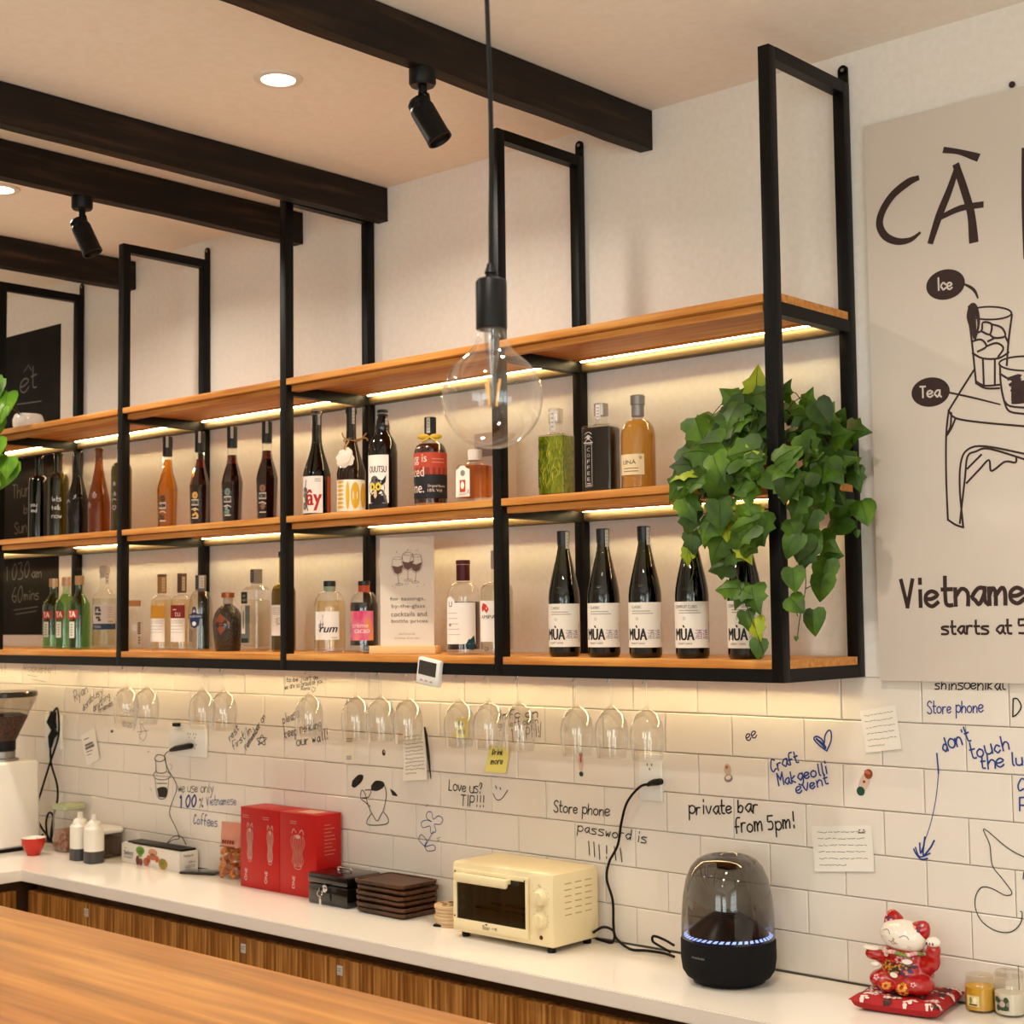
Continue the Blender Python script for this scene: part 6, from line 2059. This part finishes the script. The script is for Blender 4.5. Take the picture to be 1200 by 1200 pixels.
note('faint marker words behind the hanging glasses', [('t', 'conn', 146, 836, 160, 835, 7, .9), ('t', 'easy', 144, 851, 160, 853, 9, .9), ('l', [(164, 848), (166, 858), (163, 862), (168, 868), (172, 860), (168, 852), (166, 847)], .9), ('l', [(161, 858), (174, 856)], .9)], FAINT)
note('slanting black marker note with a star', [('t', 'rest', 270, 869, 281, 853, 9, 1.2), ('t', 'first in', 274, 879, 296, 857, 9, 1.2), ('t', 'remember on', 289, 879, 312, 840, 8, 1.2), ('l', [(303, 873), (307, 861), (311, 873), (301, 866), (313, 865), (303, 873)], 1.2)])
note('black marker note asking to keep reading the wall', [('t', 'please', 332, 848, 352, 840, 11, 1.3), ('t', 'keep reading', 334, 865, 378, 852, 11, 1.3), ('t', 'our wall!', 348, 875, 386, 866, 11, 1.3)])
note('small black marker quote under the shelf rail', [('t', 'to be just as', 336, 799, 374, 796, 5, 1.0), ('t', 'we are so proud of you', 334, 808, 379, 800, 6, 1.0), ('t', 'Name', 353, 809, 364, 808, 4, .8), ('l', [(366, 805), (370, 807), (367, 811), (365, 807)], .8)])
note('black and blue marker note behind the hanging glasses', [('t', 'info on', 585, 842, 632, 840, 10, 1.5), ('t', 'go left open', 584, 853, 632, 847, 8, .9), ('t', '10 PM!', 600, 868, 634, 863, 13, 1.0), ('l', [(634, 846), (633, 864)], 1.0)])
note('black marker drawing of a takeaway coffee cup', [('l', [(181, 889), (184, 885), (190, 885), (194, 888), (190, 892), (184, 892), (181, 889)]), ('l', [(182, 890), (183, 903), (180, 907), (182, 912), (190, 914), (198, 912), (200, 908), (196, 904)], 1.3), ('l', [(194, 889), (195, 904), (186, 906), (183, 903)]), ('l', [(182, 913), (185, 934), (195, 934), (198, 913)], 1.4), ('f', [(184, 924), (190, 922), (196, 924), (195, 934), (186, 934)]), ('l', [(184, 918), (196, 918)]), ('l', [(199, 895), (202, 898), (200, 902)], .8), ('l', [(173, 882), (175, 880)], .8), ('l', [(176, 923), (178, 927)], .8)])
note('black and blue marker note about Vietnamese coffee', [('t', 'we use only', 209, 928, 251, 929, 11, 1.1), ('t', '100', 211, 946, 232, 945, 13, 3.2, 'b'), ('t', '%', 234, 946, 240, 945, 12, 1.2), ('t', 'Vietnamese', 242, 944, 278, 943, 10, 1.1, 'b'), ('t', 'Coffees', 227, 966, 256, 969, 12, 1.3, 'b')])
note('black marker drawing of a small ghost like animal', [('f', [(413, 915), (420, 908), (426, 909), (424, 916), (416, 923), (412, 921)]), ('f', [(435, 921), (440, 915), (449, 916), (450, 922), (442, 927), (435, 926)]), ('f', [(457, 924), (463, 928), (466, 933), (460, 932)]), ('l', [(450, 918), (453, 930), (450, 948), (446, 956), (442, 962), (436, 953), (431, 942), (428, 930), (424, 926), (423, 935), (428, 940), (434, 945)]), ('l', [(428, 926), (435, 926), (432, 934), (425, 935)]), ('l', [(436, 953), (431, 960), (431, 966), (443, 967), (454, 965), (455, 959), (450, 952)])])
note('blue marker drawing of a flower', [('l', [(506, 963), (500, 958), (501, 952), (506, 952), (508, 960), (514, 956), (519, 960), (516, 966), (509, 966), (511, 974), (505, 976), (504, 968), (496, 970), (494, 964), (500, 961), (506, 963)], 1.0, 'b'), ('l', [(508, 974), (502, 985), (498, 992)], 1.0, 'b'), ('l', [(498, 992), (491, 984), (494, 978), (500, 985), (498, 992), (508, 990), (510, 996), (501, 997), (498, 992)], 1.1, 'b'), ('l', [(512, 983), (516, 981)], .7), ('l', [(499, 945), (502, 943)], .7), ('l', [(512, 986), (515, 984)], .7)])
note('black marker words asking for a tip', [('t', 'Love us?', 526, 926, 567, 930, 12, 1.4), ('t', 'TIP!!!', 540, 944, 569, 946, 12, 1.4)])
note('black marker smiling face', [('l', [(578, 930), (582, 937), (588, 936), (595, 926)], 1.2), ('l', [(581, 921), (582, 924)], 1.4), ('l', [(586, 923), (587, 925)], 1.4)])
note('black marker words about the store phone', [('t', 'Store phone', 649, 951, 716, 957, 13, 1.5), ('t', 'password is', 677, 974, 760, 988, 12, 1.4), ('l', [(690, 986), (691, 1002)]), ('l', [(696, 987), (697, 1004)]), ('l', [(702, 990), (703, 1007)]), ('l', [(711, 991), (711, 1000)]), ('l', [(711, 1004), (711, 1006)]), ('l', [(720, 992), (722, 1008)]), ('l', [(727, 994), (729, 1010)])])
note('black marker words about the private bar', [('t', 'private bar', 808, 954, 890, 952, 15, 1.9), ('t', 'from 5pm!', 862, 976, 934, 970, 17, 1.9)])
note('blue marker words about a craft event', [('t', 'Craft', 905, 905, 938, 892, 13, 1.8), ('t', 'Makgeolli', 913, 921, 972, 906, 13, 1.8), ('t', 'event', 934, 930, 973, 917, 13, 1.8)], BLUEINK)
note('blue marker heart, half shaded', [('l', [(969, 880), (960, 873), (954, 866), (957, 863), (963, 866), (966, 871), (967, 862), (971, 856), (974, 858), (974, 868), (969, 880)], 1.8), ('l', [(957, 866), (966, 874), (960, 868), (968, 877), (965, 871)], 2.4)], BLUEINK)
note('tiny dark blue scribble', [('t', 'ee', 876, 869, 889, 863, 13, 1.5)], MAT('#2a2250'))
note('blue marker warning with a long arrow', [('t', "don't", 1106, 881, 1140, 867, 17, 1.7), ('t', 'touch', 1139, 890, 1186, 877, 17, 1.7), ('t', 'the lu', 1150, 901, 1202, 896, 16, 1.7), ('l', [(1098, 883), (1100, 906)], 1.6), ('l', [(1100, 906), (1097, 935), (1091, 964), (1084, 985)], .8), ('l', [(1071, 995), (1074, 1001), (1080, 1007), (1087, 1006)], 1.8), ('l', [(1078, 988), (1079, 1000), (1083, 990)], 1.8), ('l', [(1084, 981), (1082, 1002), (1090, 994), (1095, 985)], 1.8), ('l', [(1073, 993), (1078, 1004), (1090, 1000)], 1.6)], BLUEINK)
note('blue marker words store phone', [('t', 'Store phone', 1087, 836, 1154, 835, 14, 1.3)], BLUEINK)
note('black capital like marker word below the banner', [('t', 'shinsoehikat', 1096, 808, 1180, 808, 12, 1.4)])
note('cut off marker letters at the photo edge', [('t', 'D', 1187, 840, 1200, 840, 20, 1.4, 'k'), ('t', 'C', 1193, 926, 1204, 926, 14, 1.6, 'b'), ('t', 'P', 1195, 950, 1206, 950, 14, 1.6, 'b')])
note('thin black line drawing of a curled figure', [('l', [(1215, 1008), (1200, 1004), (1180, 993), (1153, 971), (1160, 990), (1163, 1014), (1175, 1030), (1186, 1046), (1178, 1049), (1162, 1041), (1150, 1040), (1143, 1052), (1144, 1067), (1152, 1081), (1168, 1091), (1185, 1092), (1196, 1082), (1198, 1070), (1196, 1068)], 1.0), ('l', [(1200, 1022), (1199, 1030)], 1.0)])

# ================================================================== THINGS ON THE TILES
def sheet(name, label, cat_, corners, m_, thick=.0006, lift=.0012, marks=None, group=None, curl=0):
    """paper on the wall; corners as photo points bl, br, tr, tl"""
    P = [onY(x, y, 0) for x, y in corners]
    c = sum(P, Vector()) / 4
    t = thing(name, label, cat_, (c.x, -lift, c.z), group=group)
    mb = MB()
    n = 6
    vs = []
    for side in (0, 1):
        for j in range(n + 1):
            for i in range(n + 1):
                u, v = i / n, j / n
                p = (P[0] * (1 - u) + P[1] * u) * (1 - v) + (P[3] * (1 - u) + P[2] * u) * v
                vs.append(Vector((p.x - c.x, -thick * (1 - side) - curl * ((1 - v) ** 3 + .4 * u ** 4), p.z - c.z)))
    N_ = (n + 1) ** 2
    fs = []
    for j in range(n):
        for i in range(n):
            q = j * (n + 1) + i
            fs.append((q, q + 1, q + n + 2, q + n + 1)); fs.append((N_ + q, N_ + q + n + 1, N_ + q + n + 2, N_ + q + 1))
    mb.add(vs, fs, m_, True); mb.build('paper', t)
    if marks:
        k = MB()
        def su(u, v, l):
            p = (P[0] * (1 - u) + P[1] * u) * (1 - v) + (P[3] * (1 - u) + P[2] * u) * v
            return Vector((p.x - c.x, -thick - curl * ((1 - v) ** 3 + .4 * u ** 4) - l, p.z - c.z))
        marks(k, su)
        if k.v: k.build('handwriting', t)
    return t
def scrib(lines, w=.0011, mt=None, u0=.1, u1=.9):
    def f(k, su):
        rr = random.Random(lines)
        for q in range(lines):
            v = .86 - .72 * q / max(lines - 1, 1)
            n = 26; e = u1 if q < lines - 1 else u0 + (u1 - u0) * .55
            pts = [(u0 + (e - u0) * i / n, v + rr.uniform(-.016, .016)) for i in range(n + 1)]
            i = 0
            while i < n:
                j = min(n, i + rr.randint(2, 5)); ribbon(k, su, pts[i:j + 1], .012, mt or FAINT, .0004); i = j + 1
    return f
YEL = MAT('#dfd57a', .8)
def sticky(lines):
    def f(k, su):
        for (tx, u0, v0, u1, v1, h) in lines: hand(k, su, tx, (u0, v0), (u1, v1), h, INK, .035, .1, .0005, .1, (0, 1))
    return f
sheet('sticky_note', 'upper yellow sticky note behind the hanging glasses', 'sticky note', [(534, 864), (550, 865), (550, 842), (535, 841)], YEL, marks=sticky([('Buy', .2, .62, .6, .64, .2), ('milk', .2, .2, .85, .24, .28)]), curl=.004)
sheet('sticky_note', 'lower yellow sticky note with a tiny smile', 'sticky note', [(570, 904), (595, 906), (598, 876), (574, 873)], YEL, marks=sticky([('Drink', .2, .66, .75, .70, .20), ('more', .2, .30, .80, .34, .26)]), curl=.005)
sheet('pinned_letter', 'long white handwritten letter pinned beside a black pen, behind the wine glass', 'letter', [(475, 915), (504, 913), (498, 852), (472, 856)], PAPER, marks=scrib(11), curl=.008)
sheet('paper_note', 'white handwritten note on the tiles just below the banner corner', 'note', [(1016, 882), (1058, 877), (1050, 826), (1008, 833)], PAPER, marks=scrib(6), curl=.003)
def smiley(k, su):
    scrib(6)(k, su)
    for u in (.80, .87): disc(k, su, u, .90, .016, .014, INK, .0006, 10)
    ribbon(k, su, [(.78, .84), (.88, .84)], .02, INK, .0006)
sheet('paper_note', 'wide white handwritten note with small drawn eyes at its corner', 'note', [(956, 1021), (1026, 1021), (1022, 967), (951, 968)], PAPER, marks=smiley, curl=.003)
def cardm(k, su):
    for (v, u1, w) in ((.82, .5, .03), (.62, .7, .07), (.52, .75, .09), (.40, .6, .03), (.30, .5, .02)): ribbon(k, su, [(.18, v), (u1, v - .02)], w, FAINT, .0006)
sheet('acrylic_card', 'tilted white card in a clear holder beside the coffee grinder plug', 'card', [(103, 897), (118, 889), (112, 853), (96, 862)], PAPER, marks=cardm, lift=.004)
def tagm(k, su):
    for v in (.86, .78): ribbon(k, su, [(.2, v), (.8, v)], .05, MAT('#b59a86'), .0006)
    for q in range(3): ribbon(k, su, [(.25, .16 + q * .05), (.75, .16 + q * .05)], .02, FAINT, .0006)
sheet('sticker', 'small pale sticker card above the ghost like drawing', 'sticker', [(404, 895), (415, 895), (416, 861), (404, 861)], CREAM_PAPER, marks=tagm)
pen_t = thing('black_pen', 'thin black pen hanging beside the pinned letter', 'pen', onY(501, 880, -.010))
m = MB(); m.tube([onY(x, y, -.010) - pen_t.location for x, y in ((497.5, 852), (499, 860), (502, 885), (505, 913))], [.0022, .0042, .0042, .0012], BLACK_PLASTIC, 10); m.build('pen_body', pen_t)
def stick(label, items, at, group='small picture stickers'):
    t = thing('sticker', label, 'sticker', (onY(*at, 0).x, -.0004, onY(*at, 0).z), group=group)
    k = MB()
    su = lambda u, z, l: Vector((u - t.location.x, -l, z - t.location.z))
    for i, (cx, cy, rx, ry, rot, c) in enumerate(items):
        p = wp(cx, cy); disc(k, su, p[0], p[1], rx * .0021, ry * .0021, MAT(c), .0006 + .00025 * i, 14, rot)
    k.build('sticker_face', t)
stick('small orange and white bear like sticker above the private bar writing', [(853, 902, 5, 7, .1, '#c9b29a'), (854, 912, 6, 4.5, .3, '#8a7a70'), (852, 899, 2, 2, 0, '#b5653c'), (854, 911, 4, 2.5, .3, '#d9cbbb')], (853, 906))
stick('oblong sticker with a pink middle, brown top and green end', [(1013, 917, 5.5, 14, -.42, '#d8b8a6'), (1018, 907, 5, 5.5, -.4, '#8a4a2c'), (1009, 927, 5, 5, -.4, '#1f4a38'), (1013, 916, 1.5, 1.5, 0, '#7a2a24'), (1017, 905, 4, 2, -.4, '#c96a4a')], (1013, 917))
stick('small sticker strip with a green end behind the first sake glass', [(681, 893, 4, 12, 0, '#d8b8a6'), (681.5, 907, 3.4, 3.2, 0, '#1f4a38'), (681, 884, 3, 3, 0, '#a5604a'), (681, 890, 1.4, 4, 0, '#b5452c')], (681, 895))
stick('round dark badge sticker above the ghost like drawing', [(450, 882, 3.6, 4.4, 0, '#3a1c18'), (450.5, 881, 1.6, 2, 0, '#b59a86')], (450, 882))
stick('dark brown bean shaped sticker beside the tilted card', [(131.5, 857, 4.6, 2.6, .1, '#2a1511'), (131.5, 857, 2.4, 1, .1, '#8a6a5a')], (131, 857))

# wall sockets
def socket(label, x0, x1, z0, z1, holes):
    t = thing('wall_socket', label, 'wall socket', ((x0 + x1) / 2, 0, (z0 + z1) / 2))
    w, h = (x1 - x0) / 2, (z1 - z0) / 2
    m = MB(); m.box(-w, w, -.011, .0004, -h, h, WHITE_PLASTIC, bev=.0025); m.build('face_plate', t)
    m = MB()
    for (x, z) in holes:
        for (dx, dz) in ((-.007, .004), (.007, .004), (0, -.007)):
            m.box(x + dx - .0015, x + dx + .0015, -.0114, -.0108, z + dz - .003, z + dz + .003, MAT('#4a4642'))
    if holes: m.build('socket_hole', t)
    return t
a, b = onY(752, 937, 0), onY(777, 884, 0)
socket('white wall socket that feeds the speaker cable', a.x, b.x, a.z, b.z, ((0.0, .028),))
a, b = onY(201, 884, 0), onY(244, 850, 0)
socket('white double wall socket above the coffee writing with a black charger in it', a.x, b.x, a.z, b.z, ((.045, .018), (.045, -.018), (.012, .018)))
a, b = onY(55, 876, 0), onY(74, 838, 0)
socket('white wall socket beside the coffee grinder with a black plug in it', a.x, b.x, a.z, b.z, ())
# black plug and looped cord of the grinder
p0 = onY(62, 850, -.03)
t = thing('power_cable', 'black plug and looped cable hanging beside the coffee grinder', 'cable', p0)
m = MB()
m.tube([onY(x, y, Y) - p0 for (x, y, Y) in ((63, 834, -.025), (60, 846, -.03), (63, 854, -.02))], [.011, .018, .012], BLACK_PLASTIC, 14)
m.tube([onY(x, y, Y) - p0 for (x, y, Y) in ((65, 856, -.02), (60, 864, -.03), (59, 876, -.03))], [.016, .013, .006], BLACK_PLASTIC, 14)
m.build('plug', t)
m = MB()
def cabl(pts, r=.004): m.tube([Vector(q) for q in smooth_line([tuple(onY(x, y, Y) - p0) for x, y, Y in pts], 6)], r, RUBBER, 8)
cabl([(63, 834, -.03), (67, 830, -.035), (69, 845, -.035), (68, 865, -.04), (60, 890, -.045), (49, 925, -.05), (42, 950, -.055), (43, 970, -.055), (47, 980, -.055), (50, 978, -.06)])
cabl([(59, 874, -.03), (60, 895, -.035), (67, 920, -.04), (67, 940, -.045), (63, 955, -.05), (60, 975, -.05), (60, 986, -.06)])
cabl([(45, 963, -.055), (50, 972, -.055), (56, 980, -.06), (58, 986, -.06)]); cabl([(56, 985, -.055), (54, 965, -.05), (57, 953, -.05), (62, 956, -.05), (62, 975, -.05), (58, 986, -.05)])
m.build('cable', t)
# charger and its thin wire
p0 = onY(212, 876, -.03)
t = thing('usb_charger', 'black charger plug with a thin wire running down the tiles to the counter', 'charger', p0)
m = MB(); m.tube([onY(x, y, -.022) - p0 for x, y in ((200, 879), (206, 877), (222, 874), (224, 874))], [.006, .010, .011, .009], BLACK_PLASTIC, 12); m.box(-.012, .012, -.006, .012, .018, .030, BLACK_PLASTIC, T=Matrix.Translation(onY(206, 850, -.022) - p0 - Vector((0, 0, .022)))); m.build('plug', t)
m = MB()
m.tube([Vector(q) for q in smooth_line([tuple(onY(x, y, Y) - p0) for x, y, Y in ((201, 879, -.022), (195, 882, -.02), (193, 888, -.015), (197, 902, -.012), (205, 915, -.012), (207, 925, -.012), (200, 945, -.012), (199, 955, -.012), (205, 968, -.012), (210, 982, -.02), (203, 984, -.03), (196, 988, -.03), (204, 980, -.03), (213, 981, -.03), (218, 990, -.03))], 5)], .0014, RUBBER, 6)
m.build('wire', t)
